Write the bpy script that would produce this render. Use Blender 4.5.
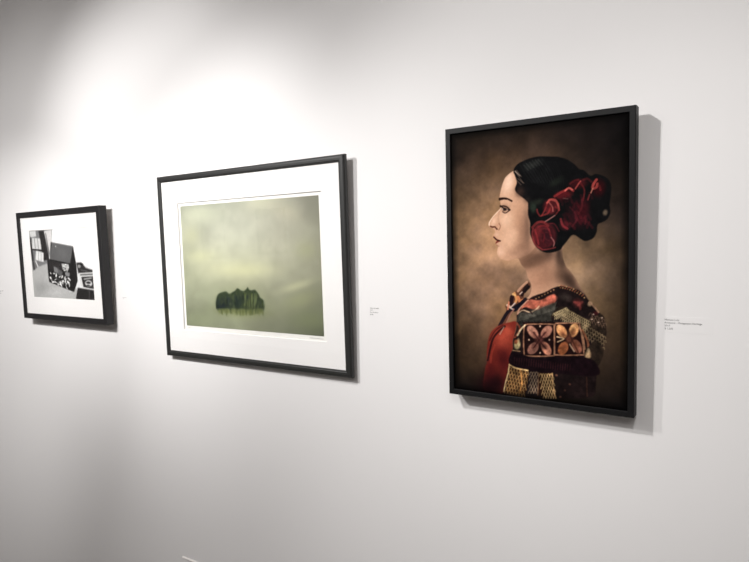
import bpy, bmesh, math, random
import numpy as np
from mathutils import Matrix, Vector

for o in list(bpy.data.objects):
    bpy.data.objects.remove(o)
SC = bpy.context.scene
COL = SC.collection
S = 1.25            # metres from the camera to the picture wall
EYE = 1.6           # camera height

# ------------------------------------------------------------ camera
cam = bpy.data.cameras.new('camera'); cam.sensor_width = 36.0
cam.lens = 605.088 / 749.0 * 36.0
cam.clip_start = 0.02
camo = bpy.data.objects.new('camera', cam); COL.objects.link(camo)
CM = [[0.835497, -0.0156448, 0.5492722], [0.549106, 0.0613745, -0.8334961], [-0.0206715, 0.9979922, 0.0598689]]
camo.matrix_world = Matrix.Translation((0, -S, EYE)) @ Matrix(CM).to_4x4()
SC.camera = camo

# ------------------------------------------------------------ world, lights, exposure
w = bpy.data.worlds.new('world'); SC.world = w; w.use_nodes = True
w.node_tree.nodes['Background'].inputs[0].default_value = (1.0, 0.97, 0.95, 1)
w.node_tree.nodes['Background'].inputs[1].default_value = 0.05
SC.view_settings.view_transform = 'Standard'
SC.view_settings.look = 'None'
SC.view_settings.gamma = 1.0
SC.view_settings.exposure = 0.0
SC.view_settings.use_curve_mapping = False

def spot(name, loc, aim, watts, size, blend, color=(1, .985, .975), radius=.012):
    l = bpy.data.lights.new(name, 'SPOT'); l.energy = watts; l.color = color
    l.spot_size = math.radians(size); l.spot_blend = blend; l.shadow_soft_size = radius
    o = bpy.data.objects.new(name, l); COL.objects.link(o); o.location = loc
    o.rotation_euler = (Vector(aim) - Vector(loc)).to_track_quat('-Z', 'Y').to_euler()
    return o
def area(name, loc, rot, sx, sy, watts, color=(1, .972, .96)):
    l = bpy.data.lights.new(name, 'AREA'); l.shape = 'RECTANGLE'; l.size = sx; l.size_y = sy
    l.energy = watts; l.color = color
    o = bpy.data.objects.new(name, l); COL.objects.link(o); o.location = loc; o.rotation_euler = rot
    return o
spot('track_or_fill_spot', (-1.95, -1.49, 2.43), (-2.454, 0, 1.451), 57, 81.4, 1.00)
spot('track_or_fill_spot', (-1.69, -1.17, 2.24), (-1.688, 0, 1.860), 47, 71.7, 0.87)
spot('track_or_fill_spot', (-1.56, -1.20, 2.28), (-1.138, 0, 1.310), 69, 74.5, 1.00)
spot('track_or_fill_spot', (-1.10, -1.14, 2.52), (-0.396, 0, 1.795), 18, 92.9, 0.85)
spot('track_or_fill_spot', (-1.09, -1.21, 2.52), (0.049, 0, 1.122), 63, 77.9, 1.00)
spot('track_or_fill_spot', (-1.76, -1.41, 2.47), (-2.645, 0, 1.271), 102, 47.3, 1.00)
spot('track_or_fill_spot', (0.25, -1.85, 2.84), (-0.139, 0, 1.493), 59, 28.8, 1.00, radius=.10)  # soft fill, not a track head: added to lift the portrait's shadow
area('ambient_fill_area', (-3.4, -3.9, 3.6), (math.radians(28), 0, 0), 5.0, 1.0, 31)  # added area source standing in for the room's ambient light
area('ambient_fill_area', (1.2, -3.2, 3.6), (math.radians(20), 0, 0), 2.5, 1.0, 28)  # added fill from the right, lightens the shaded gaps beside the frames

# ------------------------------------------------------------ helpers
def tag(o, label=None, cat=None, group=None, kind=None):
    if label: o['label'] = label
    if cat: o['category'] = cat
    if group: o['group'] = group
    if kind: o['kind'] = kind
    return o
def empty(name, loc):
    o = bpy.data.objects.new(name, None); COL.objects.link(o); o.location = loc
    o.empty_display_size = .05
    return o
def mesh_obj(name, verts, faces, m, parent=None, smooth=False):
    me = bpy.data.meshes.new(name); me.from_pydata(verts, [], faces); me.update()
    if smooth:
        for pl in me.polygons: pl.use_smooth = True
    me.materials.append(m)
    o = bpy.data.objects.new(name, me); COL.objects.link(o)
    if parent: o.parent = parent
    return o
def box(name, a, b, m, parent=None, bev=0.0):
    bm = bmesh.new(); bmesh.ops.create_cube(bm, size=1)
    for v in bm.verts:
        v.co = Vector([(a[i] + b[i]) / 2 + v.co[i] * (b[i] - a[i]) for i in range(3)])
    if bev: bmesh.ops.bevel(bm, geom=list(bm.edges), offset=bev, segments=2, affect='EDGES')
    me = bpy.data.meshes.new(name); bm.to_mesh(me); bm.free(); me.materials.append(m)
    o = bpy.data.objects.new(name, me); COL.objects.link(o)
    if parent: o.parent = parent
    return o
def lin(c): 
    c = np.asarray(c, float) / 255.0
    return np.where(c <= .04045, c / 12.92, ((c + .055) / 1.055) ** 2.4)
def mat(name, rgb, rough=.6, spec=.5, bump=None, var=None):
    m = bpy.data.materials.new(name); m.use_nodes = True; nt = m.node_tree; b = nt.nodes['Principled BSDF']
    c = tuple(float(x) for x in lin(rgb)) + (1,)
    b.inputs['Base Color'].default_value = c
    b.inputs['Roughness'].default_value = rough
    b.inputs['Specular IOR Level'].default_value = spec
    tc = nt.nodes.new('ShaderNodeTexCoord')
    if var:
        n = nt.nodes.new('ShaderNodeTexNoise'); n.inputs['Scale'].default_value = var[0]; n.inputs['Detail'].default_value = 5
        mp = nt.nodes.new('ShaderNodeMapping'); mp.inputs['Scale'].default_value = var[2]
        nt.links.new(tc.outputs['Object'], mp.inputs[0]); nt.links.new(mp.outputs[0], n.inputs['Vector'])
        r = nt.nodes.new('ShaderNodeMix'); r.data_type = 'RGBA'
        r.inputs[6].default_value = tuple(x * (1 - var[1]) for x in c[:3]) + (1,)
        r.inputs[7].default_value = tuple(min(1, x * (1 + var[1])) for x in c[:3]) + (1,)
        nt.links.new(n.outputs['Fac'], r.inputs[0]); nt.links.new(r.outputs[2], b.inputs['Base Color'])
    if bump:
        n2 = nt.nodes.new('ShaderNodeTexNoise'); n2.inputs['Scale'].default_value = bump[0]; n2.inputs['Detail'].default_value = 4
        bp = nt.nodes.new('ShaderNodeBump'); bp.inputs['Strength'].default_value = bump[1]; bp.inputs['Distance'].default_value = .001
        nt.links.new(tc.outputs['Object'], n2.inputs['Vector']); nt.links.new(n2.outputs['Fac'], bp.inputs['Height'])
        nt.links.new(bp.outputs[0], b.inputs['Normal'])
    return m
def glass_mat(name='picture_glass'):
    m = bpy.data.materials.new(name); m.use_nodes = True; nt = m.node_tree
    for n in list(nt.nodes): nt.nodes.remove(n)
    out = nt.nodes.new('ShaderNodeOutputMaterial'); mix = nt.nodes.new('ShaderNodeMixShader')
    tr = nt.nodes.new('ShaderNodeBsdfTransparent'); gl = nt.nodes.new('ShaderNodeBsdfGlossy')
    gl.inputs['Roughness'].default_value = .03
    lw = nt.nodes.new('ShaderNodeLayerWeight'); lw.inputs['Blend'].default_value = .5
    pw = nt.nodes.new('ShaderNodeMath'); pw.operation = 'POWER'; pw.inputs[1].default_value = 5
    ml = nt.nodes.new('ShaderNodeMath'); ml.operation = 'MULTIPLY_ADD'; ml.inputs[1].default_value = .96; ml.inputs[2].default_value = .03
    nt.links.new(lw.outputs['Facing'], pw.inputs[0]); nt.links.new(pw.outputs[0], ml.inputs[0])
    nt.links.new(ml.outputs[0], mix.inputs[0]); nt.links.new(tr.outputs[0], mix.inputs[1]); nt.links.new(gl.outputs[0], mix.inputs[2])
    nt.links.new(mix.outputs[0], out.inputs[0])
    return m
def art_mat(name, rough, spec):
    m = bpy.data.materials.new(name); m.use_nodes = True; nt = m.node_tree; b = nt.nodes['Principled BSDF']
    a = nt.nodes.new('ShaderNodeAttribute'); a.attribute_name = 'ink'
    nt.links.new(a.outputs['Color'], b.inputs['Base Color'])
    b.inputs['Roughness'].default_value = rough; b.inputs['Specular IOR Level'].default_value = spec
    return m

M_wall = mat('white_wall_paint', (231, 229, 228), .75, .25, bump=(260, .06))
M_ceil = mat('ceiling_paint', (225, 223, 220), .9, .2)
M_floor = mat('grey_concrete', (120, 114, 108), .5, .4, var=(3, .15, (1, 1, 1)))
M_black = mat('black_painted_wood', (19, 19, 20), .5, .22, var=(60, .12, (1, 1, .2)))
M_grain = mat('dark_stained_wood', (40, 40, 39), .45, .4, bump=(120, .3), var=(40, .35, (8, 8, .5)))
M_black3 = mat('charcoal_wood', (34, 33, 34), .5, .35, var=(60, .15, (1, 1, .2)))
M_mat = mat('white_mat_board', (240, 238, 236), .9, .1)
M_bevel = mat('mat_core', (236, 234, 230), .8, .1)
M_paper = mat('print_paper', (243, 241, 236), .85, .1)
M_back = mat('grey_backing_board', (176, 172, 166), .9, .1)
M_metal = mat('galvanised_steel', (150, 150, 150), .35, .6)
M_card = mat('label_card', (231, 229, 228), .75, .25)
M_ink = mat('label_ink', (92, 90, 90), .8, .1)
M_white_pl = mat('white_plastic', (238, 234, 230), .5, .4)
M_pencil = mat('pencil_graphite', (120, 118, 116), .8, .1)
M_glass = glass_mat()

# ------------------------------------------------------------ room shell
X0, X1, Y0, ZC = -9.0, 3.2, -5.0, 3.8
tag(box('wall_back', (X0, 0, 0), (X1, .12, ZC), M_wall), kind='structure')
tag(box('wall_front', (X0, Y0 - .12, 0), (X1, Y0, ZC), M_wall), kind='structure')
tag(box('wall_left', (X0 - .12, Y0 - .12, 0), (X0, .12, ZC), M_wall), kind='structure')
tag(box('wall_right', (X1, Y0 - .12, 0), (X1 + .12, .12, ZC), M_wall), kind='structure')
tag(box('floor', (X0 - .12, Y0 - .12, -.1), (X1 + .12, .12, 0), M_floor), kind='structure')
tag(box('ceiling', (X0 - .12, Y0 - .12, ZC), (X1 + .12, .12, ZC + .1), M_ceil), kind='structure')

# ------------------------------------------------------------ flat artwork painter (ink colours of the prints)
ART={}
ART['portrait']=[('s',),
('p',[(.4023,.8433),(.3787,.8373),(.3429,.8208),(.3247,.7996),(.3123,.7744),(.3041,.7525),(.3045,.7414),(.3085,.723),(.3101,.7089),(.2868,.6939),(.262,.6778),(.2401,.6595),(.235,.6483),(.2416,.6369),(.2582,.634),(.2734,.6232),(.272,.6157),(.2639,.6076),(.2681,.5989),(.2838,.5885),(.2787,.5762),(.2908,.566),(.2869,.5517),(.2841,.5388),(.3048,.5197),(.3537,.5114),(.4081,.5197),(.4281,.4995),(.4536,.4778),(.4679,.4485),(.4861,.423),(.4789,.3897),(.4436,.3556),(.5358,.325),(.6746,.3724),(.7865,.3787),(.755,.4202),(.7285,.4515),(.6964,.4794),(.6804,.491),(.6642,.5186),(.6597,.5441),(.6644,.5675),(.6155,.6212),(.5943,.7278),(.5392,.8008),(.4544,.8407)],(206,160,130),.003,1.0,1),
('b',(.3485,.7913),.0443,.0551,(246,206,178),.8,1.0,8),
('b',(.3834,.746),.0527,.033,(222,176,146),.6,1.0,0),
('b',(.3407,.6666),.0535,.0445,(238,196,166),.8,1.0,0),
('b',(.3576,.5885),.0709,.0483,(228,184,154),.7,1.0,0),
('b',(.4233,.6427),.0406,.0954,(190,144,115),.75,1.0,0),
('b',(.4638,.6238),.0287,.1096,(112,84,70),.85,1.0,0),
('b',(.4341,.562),.0636,.0257,(150,112,90),.7,1.0,-20),
('b',(.3028,.5516),.0273,.0225,(222,176,146),.6,1.0,0),
('l',[(.3088,.7063),(.2855,.691),(.2607,.6752),(.2419,.6576),(.238,.6464)],(252,222,196),.006,.7),
('l',[(.3019,.6935),(.2955,.6713),(.3013,.6489)],(180,135,110),.008,.4),
('b',(.2678,.6589),.0172,.0262,(244,202,174),.6,1.0,20),
('b',(.3818,.6141),.0412,.0222,(232,186,156),.55,1.0,0),
('b',(.4405,.6132),.0347,.0733,(140,104,84),.55,1.0,0),
('b',(.3665,.8087),.0265,.0365,(250,214,188),.6,1.0,8),
('b',(.3121,.5628),.0211,.0112,(222,178,152),.5,1.0,0),
('b',(.3113,.5425),.0295,.0167,(236,192,164),.7,1.0,0),
('b',(.4731,.5123),.1036,.026,(120,88,70),.85,1.0,-12),
('b',(.5223,.5187),.1043,.0582,(132,98,80),.8,1.0,0),
('b',(.4992,.4798),.0395,.0439,(186,142,115),.7,1.0,0),
('b',(.4846,.4997),.0863,.0252,(104,76,60),.85,1.0,-14),
('l',[(.3719,.5069),(.4259,.5159),(.4849,.5345),(.5199,.5601)],(120,88,68),.016,.35),
('b',(.5217,.4394),.0899,.0586,(178,132,106),.75,1.0,0),
('b',(.5746,.4593),.0591,.0579,(150,110,88),.6,1.0,0),
('b',(.6414,.5357),.0294,.047,(62,48,42),.9,1.0,0),
('b',(.6476,.4577),.0541,.0429,(110,82,66),.75,1.0,0),
('b',(.7071,.4335),.0373,.0496,(70,52,44),.85,1.0,-30),
('b',(.5819,.5401),.0464,.0302,(78,58,50),.8,1.0,0),
('b',(.691,.4475),.0481,.0426,(64,48,40),.8,1.0,-30),
('b',(.776,.389),.0262,.0176,(50,38,34),.8,1.0,0),
('b',(.7444,.4024),.0316,.0247,(58,44,38),.8,1.0,-30),
('b',(.6609,.5058),.0389,.0384,(66,50,42),.8,1.0,0),
('b',(.5196,.5234),.0797,.0221,(98,72,58),.8,1.0,-10),
('b',(.3964,.5422),.0594,.0165,(168,128,104),.6,1.0,-10),
('c',[(.4023,.8433),(.3787,.8373),(.3429,.8208),(.3247,.7996),(.3123,.7744),(.3041,.7525),(.3045,.7414),(.3085,.723),(.3101,.7089),(.2868,.6939),(.262,.6778),(.2401,.6595),(.235,.6483),(.2416,.6369),(.2582,.634),(.2734,.6232),(.272,.6157),(.2639,.6076),(.2681,.5989),(.2838,.5885),(.2787,.5762),(.2908,.566),(.2869,.5517),(.2841,.5388),(.3048,.5197),(.3537,.5114),(.4081,.5197),(.4281,.4995),(.4536,.4778),(.4679,.4485),(.4861,.423),(.4789,.3897),(.4436,.3556),(.5358,.325),(.6746,.3724),(.7865,.3787),(.755,.4202),(.7285,.4515),(.6964,.4794),(.6804,.491),(.6642,.5186),(.6597,.5441),(.6644,.5675),(.6155,.6212),(.5943,.7278),(.5392,.8008),(.4544,.8407)],.0025),
('p',[(.3876,.8397),(.4083,.8611),(.4548,.8747),(.5173,.8828),(.5841,.8803),(.6055,.8783),(.6381,.8757),(.6863,.8639),(.7233,.8457),(.7495,.8272),(.7729,.8225),(.8063,.8022),(.8318,.8067),(.8621,.8012),(.8921,.788),(.9096,.7672),(.9098,.7338),(.9026,.7038),(.9038,.6932),(.9069,.673),(.8921,.6531),(.8681,.6435),(.8438,.6358),(.8378,.6093),(.8194,.5889),(.7822,.5802),(.7571,.5876),(.7159,.6027),(.6806,.5779),(.6644,.5653),(.6415,.5485),(.5752,.5402),(.5212,.5577),(.4941,.5884),(.4809,.6126),(.4813,.6488),(.4701,.6781),(.4704,.7106),(.4648,.7268),(.4187,.752),(.3955,.771),(.4064,.796),(.3962,.8219)],(17,17,18),.003,1.0,1),
('b',(.4246,.759),.0347,.0218,(62,44,38),.5,1.0,0),
('l',[(.4627,.8617),(.474,.8532),(.4876,.8418)],(88,90,84),.004,.4),
('l',[(.4798,.8661),(.4911,.8577),(.5046,.8463)],(88,90,84),.004,.4),
('l',[(.4969,.8705),(.5082,.8621),(.5216,.8507)],(88,90,84),.004,.4),
('l',[(.5116,.8725),(.5228,.8641),(.5362,.8527)],(88,90,84),.004,.4),
('l',[(.5279,.873),(.5391,.8646),(.5524,.8533)],(88,90,84),.004,.4),
('l',[(.4483,.8571),(.4597,.8486),(.4733,.8372)],(88,90,84),.004,.4),
('b',(.4974,.8563),.0561,.0143,(60,62,57),.6,1.0,-22),
('l',[(.4258,.8602),(.4543,.8263),(.494,.7922)],(34,35,35),.004,.5),
('l',[(.4408,.8626),(.4715,.8276),(.511,.7914)],(34,35,35),.004,.5),
('l',[(.4558,.865),(.4886,.8289),(.5279,.7907)],(34,35,35),.004,.5),
('l',[(.4707,.8674),(.5056,.8302),(.5447,.7899)],(34,35,35),.004,.5),
('l',[(.4856,.8697),(.5226,.8315),(.5614,.7892)],(34,35,35),.004,.5),
('l',[(.5003,.8721),(.5394,.8327),(.578,.7885)],(34,35,35),.004,.5),
('l',[(.515,.8745),(.5561,.834),(.5946,.7877)],(34,35,35),.004,.5),
('l',[(.5296,.8768),(.5728,.8353),(.611,.787)],(34,35,35),.004,.5),
('l',[(.5442,.8791),(.5893,.8365),(.6274,.7863)],(34,35,35),.004,.5),
('b',(.4247,.7663),.0289,.0254,(60,44,38),.5,1.0,0),
('b',(.4648,.7322),.0229,.0144,(50,40,36),.5,1.0,0),
('l',[(.3975,.8382),(.4424,.7944)],(150,124,108),.003,.45),
('l',[(.4052,.8414),(.434,.8165)],(150,124,108),.003,.45),
('l',[(.4136,.8102),(.4482,.7924)],(150,124,108),.003,.45),
('l',[(.4018,.8071),(.4308,.7877)],(150,124,108),.003,.45),
('l',[(.3975,.8382),(.4253,.8198)],(214,190,170),.004,.6),
('l',[(.4376,.8811),(.4659,.8401),(.5053,.7917)],(40,40,40),.003,.28),
('l',[(.4502,.8796),(.4796,.8372),(.5155,.7884)],(40,40,40),.003,.28),
('l',[(.4628,.8782),(.4932,.8344),(.5256,.7851)],(40,40,40),.003,.28),
('l',[(.4754,.8767),(.5068,.8315),(.5357,.7818)],(40,40,40),.003,.28),
('l',[(.4879,.8753),(.5203,.8287),(.5457,.7785)],(40,40,40),.003,.28),
('l',[(.5003,.8739),(.5338,.8259),(.5558,.7753)],(40,40,40),.003,.28),
('l',[(.5128,.8725),(.5472,.8231),(.5657,.772)],(40,40,40),.003,.28),
('l',[(.5251,.871),(.5605,.8204),(.5757,.7688)],(40,40,40),.003,.28),
('l',[(.5374,.8696),(.5738,.8176),(.5856,.7656)],(40,40,40),.003,.28),
('l',[(.5497,.8682),(.587,.8148),(.5955,.7623)],(40,40,40),.003,.28),
('l',[(.5619,.8668),(.6002,.8121),(.6054,.7591)],(40,40,40),.003,.28),
('l',[(.5741,.8654),(.6133,.8094),(.6153,.7559)],(40,40,40),.003,.28),
('l',[(.5862,.864),(.6264,.8066),(.6251,.7527)],(40,40,40),.003,.28),
('l',[(.5983,.8627),(.6394,.8039),(.6349,.7496)],(40,40,40),.003,.28),
('l',[(.6103,.8613),(.6524,.8012),(.6446,.7464)],(40,40,40),.003,.28),
('l',[(.6223,.8599),(.6653,.7985),(.6543,.7432)],(40,40,40),.003,.28),
('l',[(.3057,.7406),(.3298,.7427),(.3537,.739),(.3762,.7309)],(46,27,22),.009,.9),
('l',[(.3045,.7421),(.3208,.7423),(.343,.7401)],(40,24,20),.01,.8),
('l',[(.3045,.7388),(.3238,.7407)],(40,24,20),.01,.8),
('b',(.3353,.7055),.0269,.0166,(118,82,66),.6,1.0,0),
('l',[(.3083,.7137),(.3294,.7142),(.3503,.7088),(.3651,.6991)],(34,22,20),.007,.85),
('l',[(.3083,.7156),(.3221,.7085),(.3425,.7027),(.3639,.6977)],(24,16,16),.006,.8),
('b',(.334,.7008),.0156,.0074,(34,24,22),.95,.7,0),
('b',(.3484,.7003),.0054,.0033,(200,184,172),.8,.9,0),
('b',(.3245,.7058),.0096,.0044,(30,20,20),.8,.9,0),
('l',[(.3219,.693),(.3381,.6881),(.3579,.6949)],(50,32,28),.005,.8),
('b',(.3208,.7034),.0049,.0037,(200,180,165),.7,.6,0),
('l',[(.2478,.6405),(.2613,.6377),(.2736,.6382),(.2869,.6297)],(74,36,26),.008,.85),
('b',(.289,.6424),.0134,.0112,(205,152,124),.7,.8,0),
('l',[(.2995,.6508),(.3072,.6394),(.2979,.6265)],(140,96,74),.006,.6),
('b',(.2854,.6099),.0134,.0094,(225,184,158),.6,1.0,0),
('p',[(.2645,.6053),(.273,.5999),(.2882,.5922),(.3069,.5853),(.291,.5798),(.2775,.5751),(.28,.5818),(.2863,.5878),(.2729,.5939)],(112,44,38),.003,.95,1),
('l',[(.2668,.6),(.2839,.59),(.3057,.5853)],(48,20,20),.006,.95),
('l',[(.2848,.5705),(.2969,.5659)],(150,104,82),.005,.6),
('b',(.5245,.723),.0476,.015,(44,48,40),.85,.8,-15),
('b',(.4932,.7099),.0256,.0252,(36,40,34),.8,.7,0),
('b',(.6269,.7898),.0593,.0175,(32,36,31),.8,.7,-30),
('b',(.5011,.7021),.0227,.024,(40,48,40),.8,.6,0),
('b',(.7443,.7777),.0621,.0206,(62,22,26),.9,.5,-5),
('b',(.6647,.7428),.0638,.0192,(84,26,30),.9,.5,-8),
('b',(.8472,.7597),.0451,.0372,(52,16,20),.85,.5,0),
('b',(.7445,.6731),.0747,.0624,(44,20,24),.9,.6,0),
('b',(.7696,.689),.0372,.0496,(62,20,26),.7,.6,20),
('b',(.6743,.6371),.0385,.0232,(74,30,34),.8,.6,40),
('b',(.596,.7025),.0492,.034,(84,30,34),.95,.4,-10),
('b',(.5621,.6006),.0743,.0539,(72,28,32),1.0,.25,10),
('b',(.5217,.6141),.0371,.0412,(112,42,44),.75,.6,10),
('b',(.5789,.6004),.0477,.0387,(46,22,27),.95,.8,0),
('b',(.6087,.5829),.0198,.0214,(60,26,32),.7,.9,0),
('l',[(.5421,.6224),(.5623,.6285),(.589,.6216)],(92,38,42),.008,.6),
('l',[(.5386,.6052),(.5452,.5835),(.5686,.5682)],(84,34,38),.01,.6),
('l',[(.5689,.6134),(.5889,.6088),(.5955,.5916)],(80,34,38),.006,.6),
('l',[(.5554,.6007),(.5721,.5876),(.5888,.5831)],(74,30,35),.006,.6),
('l',[(.7828,.6651),(.7847,.6547),(.7861,.6464)],(90,30,36),.012,.45),
('l',[(.6702,.6581),(.6801,.6473),(.6868,.6388)],(90,30,36),.012,.45),
('l',[(.8001,.6443),(.794,.6341),(.7899,.626)],(70,24,30),.012,.45),
('l',[(.6869,.6908),(.6878,.6803),(.6883,.6719)],(26,16,18),.012,.45),
('l',[(.6867,.7387),(.6881,.7282),(.6891,.7198)],(58,22,27),.012,.45),
('l',[(.7481,.6677),(.7586,.6571),(.7655,.6486)],(70,24,30),.012,.45),
('l',[(.7748,.6584),(.7782,.648),(.7805,.6397)],(90,30,36),.012,.45),
('l',[(.7007,.733),(.708,.7224),(.7129,.7139)],(70,24,30),.012,.45),
('l',[(.685,.6452),(.6802,.6348),(.677,.6264)],(70,24,30),.012,.45),
('l',[(.7228,.7082),(.7184,.698),(.7154,.6897)],(70,24,30),.012,.45),
('l',[(.74,.7017),(.7455,.6912),(.7492,.6828)],(58,22,27),.012,.45),
('l',[(.7212,.6881),(.7346,.6773),(.7436,.6688)],(26,16,18),.012,.45),
('l',[(.7247,.6774),(.7323,.6668),(.7373,.6584)],(58,22,27),.012,.45),
('l',[(.6903,.6753),(.6984,.6646),(.7037,.6561)],(58,22,27),.012,.45),
('l',[(.6657,.674),(.6731,.6633),(.6781,.6548)],(58,22,27),.012,.45),
('l',[(.8013,.7443),(.8103,.7337),(.8162,.7253)],(58,22,27),.012,.45),
('l',[(.7067,.6971),(.7086,.6866),(.7099,.6782)],(26,16,18),.012,.45),
('l',[(.7322,.6611),(.7464,.6503),(.7559,.6418)],(90,30,36),.012,.45),
('l',[(.6778,.6782),(.6778,.6677),(.6778,.6593)],(58,22,27),.012,.45),
('l',[(.7566,.6628),(.7609,.6524),(.7637,.644)],(58,22,27),.012,.45),
('l',[(.7923,.6725),(.8019,.662),(.8084,.6536)],(58,22,27),.012,.45),
('l',[(.6751,.6752),(.6821,.6645),(.6868,.656)],(26,16,18),.012,.45),
('l',[(.8003,.7306),(.7934,.7206),(.7888,.7125)],(26,16,18),.012,.45),
('l',[(.7953,.6444),(.8078,.6338),(.8161,.6254)],(70,24,30),.012,.45),
('l',[(.7622,.6568),(.7588,.6465),(.7565,.6382)],(58,22,27),.012,.45),
('l',[(.7091,.6486),(.7208,.6379),(.7286,.6293)],(58,22,27),.012,.45),
('l',[(.7676,.7251),(.7647,.7149),(.7628,.7067)],(70,24,30),.012,.45),
('l',[(.7521,.672),(.7662,.6612),(.7756,.6528)],(58,22,27),.012,.45),
('l',[(.6669,.7364),(.673,.7257),(.6771,.7172)],(58,22,27),.012,.45),
('l',[(.7363,.7108),(.7479,.7),(.7556,.6915)],(90,30,36),.012,.45),
('l',[(.7349,.7169),(.728,.7068),(.7234,.6986)],(58,22,27),.012,.45),
('l',[(.6506,.739),(.652,.7285),(.6529,.72)],(70,24,30),.012,.45),
('l',[(.6611,.7276),(.6604,.7171),(.6599,.7088)],(58,22,27),.012,.45),
('l',[(.7398,.6797),(.7508,.6691),(.7581,.6606)],(90,30,36),.012,.45),
('l',[(.7333,.6849),(.7449,.6742),(.7526,.6658)],(70,24,30),.012,.45),
('l',[(.7364,.667),(.7458,.6564),(.7521,.648)],(58,22,27),.012,.45),
('l',[(.7014,.6426),(.7158,.6318),(.7253,.6233)],(90,30,36),.012,.45),
('l',[(.7573,.7374),(.7638,.7268),(.768,.7184)],(70,24,30),.012,.45),
('l',[(.7507,.7013),(.7595,.6907),(.7654,.6823)],(70,24,30),.012,.45),
('l',[(.6824,.7082),(.6792,.6978),(.6771,.6895)],(26,16,18),.012,.45),
('l',[(.6186,.7393),(.6485,.7504),(.6754,.7581),(.6968,.7642),(.718,.7547)],(142,50,50),.011,.8),
('l',[(.6754,.7571),(.6941,.7653),(.7127,.7584)],(205,104,94),.007,.85),
('l',[(.5772,.7177),(.5938,.7278),(.6212,.7269),(.6364,.7123)],(172,78,72),.009,.85),
('l',[(.7286,.7612),(.7443,.776),(.7558,.7858)],(172,78,72),.006,.8),
('l',[(.7547,.7807),(.7755,.7559),(.7704,.7218)],(100,34,36),.007,.7),
('l',[(.8369,.7872),(.8217,.7727),(.8192,.7592),(.837,.7619),(.8421,.7735)],(168,70,64),.012,.8),
('l',[(.8192,.7592),(.8091,.7443)],(206,130,110),.005,.8),
('l',[(.8522,.7663),(.8573,.7526)],(100,34,36),.01,.7),
('l',[(.7021,.7796),(.7233,.789),(.7443,.7914)],(100,34,36),.008,.6),
('l',[(.7703,.7903),(.791,.7927),(.8115,.7816)],(100,34,36),.01,.5),
('l',[(.8014,.7378),(.7937,.721)],(130,50,50),.006,.7),
('l',[(.6646,.7306),(.6888,.728)],(110,80,76),.004,.6),
('l',[(.5829,.7199),(.5928,.7281),(.6192,.7238),(.6355,.7119),(.642,.6906)],(172,78,72),.009,.85),
('l',[(.5895,.7176),(.6059,.7022),(.6092,.6872)],(178,96,90),.005,.8),
('l',[(.5762,.7116),(.5627,.6907),(.5424,.6719),(.5256,.6831),(.5209,.6961)],(132,48,48),.007,.75),
('l',[(.5491,.6739),(.5826,.6816),(.596,.7025)],(132,48,48),.008,.7),
('l',[(.5624,.65),(.5892,.6601),(.619,.6721)],(176,118,112),.005,.8),
('l',[(.6224,.7017),(.642,.6927),(.6256,.6762)],(132,48,48),.006,.7),
('l',[(.4945,.6319),(.5219,.6487),(.5557,.6501),(.5824,.6367)],(120,46,46),.012,.8),
('l',[(.4979,.6275),(.4942,.6015),(.5111,.5708),(.5483,.5524)],(128,52,52),.009,.8),
('l',[(.5081,.623),(.5215,.5968),(.5281,.5707)],(156,52,54),.008,.6),
('l',[(.5988,.5958),(.6153,.5785),(.6119,.5636)],(166,104,100),.004,.8),
('l',[(.5483,.5511),(.5819,.5531),(.6218,.5592)],(138,54,56),.006,.7),
('l',[(.5286,.6334),(.5556,.6372),(.5823,.6282),(.5988,.6001)],(120,40,44),.007,.7),
('l',[(.542,.6181),(.5621,.6049),(.5552,.5791)],(96,30,36),.007,.6),
('l',[(.5824,.6431),(.6155,.6425),(.6417,.6165)],(104,36,42),.006,.6),
('l',[(.6516,.6587),(.6613,.6373),(.6871,.6242)],(134,48,52),.01,.7),
('l',[(.7255,.682),(.7382,.6567),(.7128,.6321)],(84,32,38),.008,.6),
('l',[(.7633,.7222),(.7633,.6975),(.7445,.6731)],(90,34,38),.008,.6),
('l',[(.7001,.6994),(.7255,.6778),(.7319,.6443)],(74,28,34),.006,.5),
('b',(.8812,.6753),.0162,.0134,(112,96,80),.9,.6,10),
('p',[(.4619,.4355),(.4821,.4266),(.4791,.4118),(.4499,.3965),(.4438,.3742),(.4729,.3711),(.4318,.3515),(.396,.3281),(.3599,.3119),(.3228,.2654),(.286,.2639),(.3171,.2914),(.3389,.3263),(.3331,.3413),(.3544,.3532),(.3668,.3761),(.3879,.3934),(.4207,.4108)],(96,62,48),.003,1.0,1),
('l',[(.4618,.4226),(.4441,.4038),(.4322,.385)],(36,24,24),.016,.9),
('l',[(.4734,.4173),(.4499,.3984)],(22,16,18),.012,.9),
('l',[(.3728,.3762),(.3665,.3535)],(34,20,24),.022,.9),
('l',[(.3879,.3916),(.3995,.3694),(.3934,.358)],(216,150,96),.012,.9),
('l',[(.4085,.3771),(.4202,.3624),(.4379,.3666)],(206,128,84),.016,.9),
('l',[(.4619,.4337),(.4325,.4166),(.4088,.3994)],(198,150,122),.012,.9),
('l',[(.4525,.3706),(.42,.3512),(.3782,.3351),(.3418,.3151),(.2984,.2678)],(24,20,28),.018,.9),
('l',[(.4378,.3591),(.4081,.3415),(.3901,.3298)],(18,18,28),.022,.9),
('l',[(.3453,.3454),(.3602,.3383)],(228,196,170),.012,.9),
('l',[(.3545,.357),(.3481,.3304)],(210,130,100),.008,.9),
('l',[(.3904,.3542),(.3662,.3366),(.3782,.3313)],(214,190,180),.006,.9),
('l',[(.3842,.3315),(.3598,.3081),(.3351,.2731)],(150,104,90),.006,.9),
('l',[(.4204,.3885),(.4323,.3962)],(220,190,170),.005,.9),
('l',[(.3789,.3876),(.3908,.3841)],(230,180,120),.01,.9),
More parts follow.
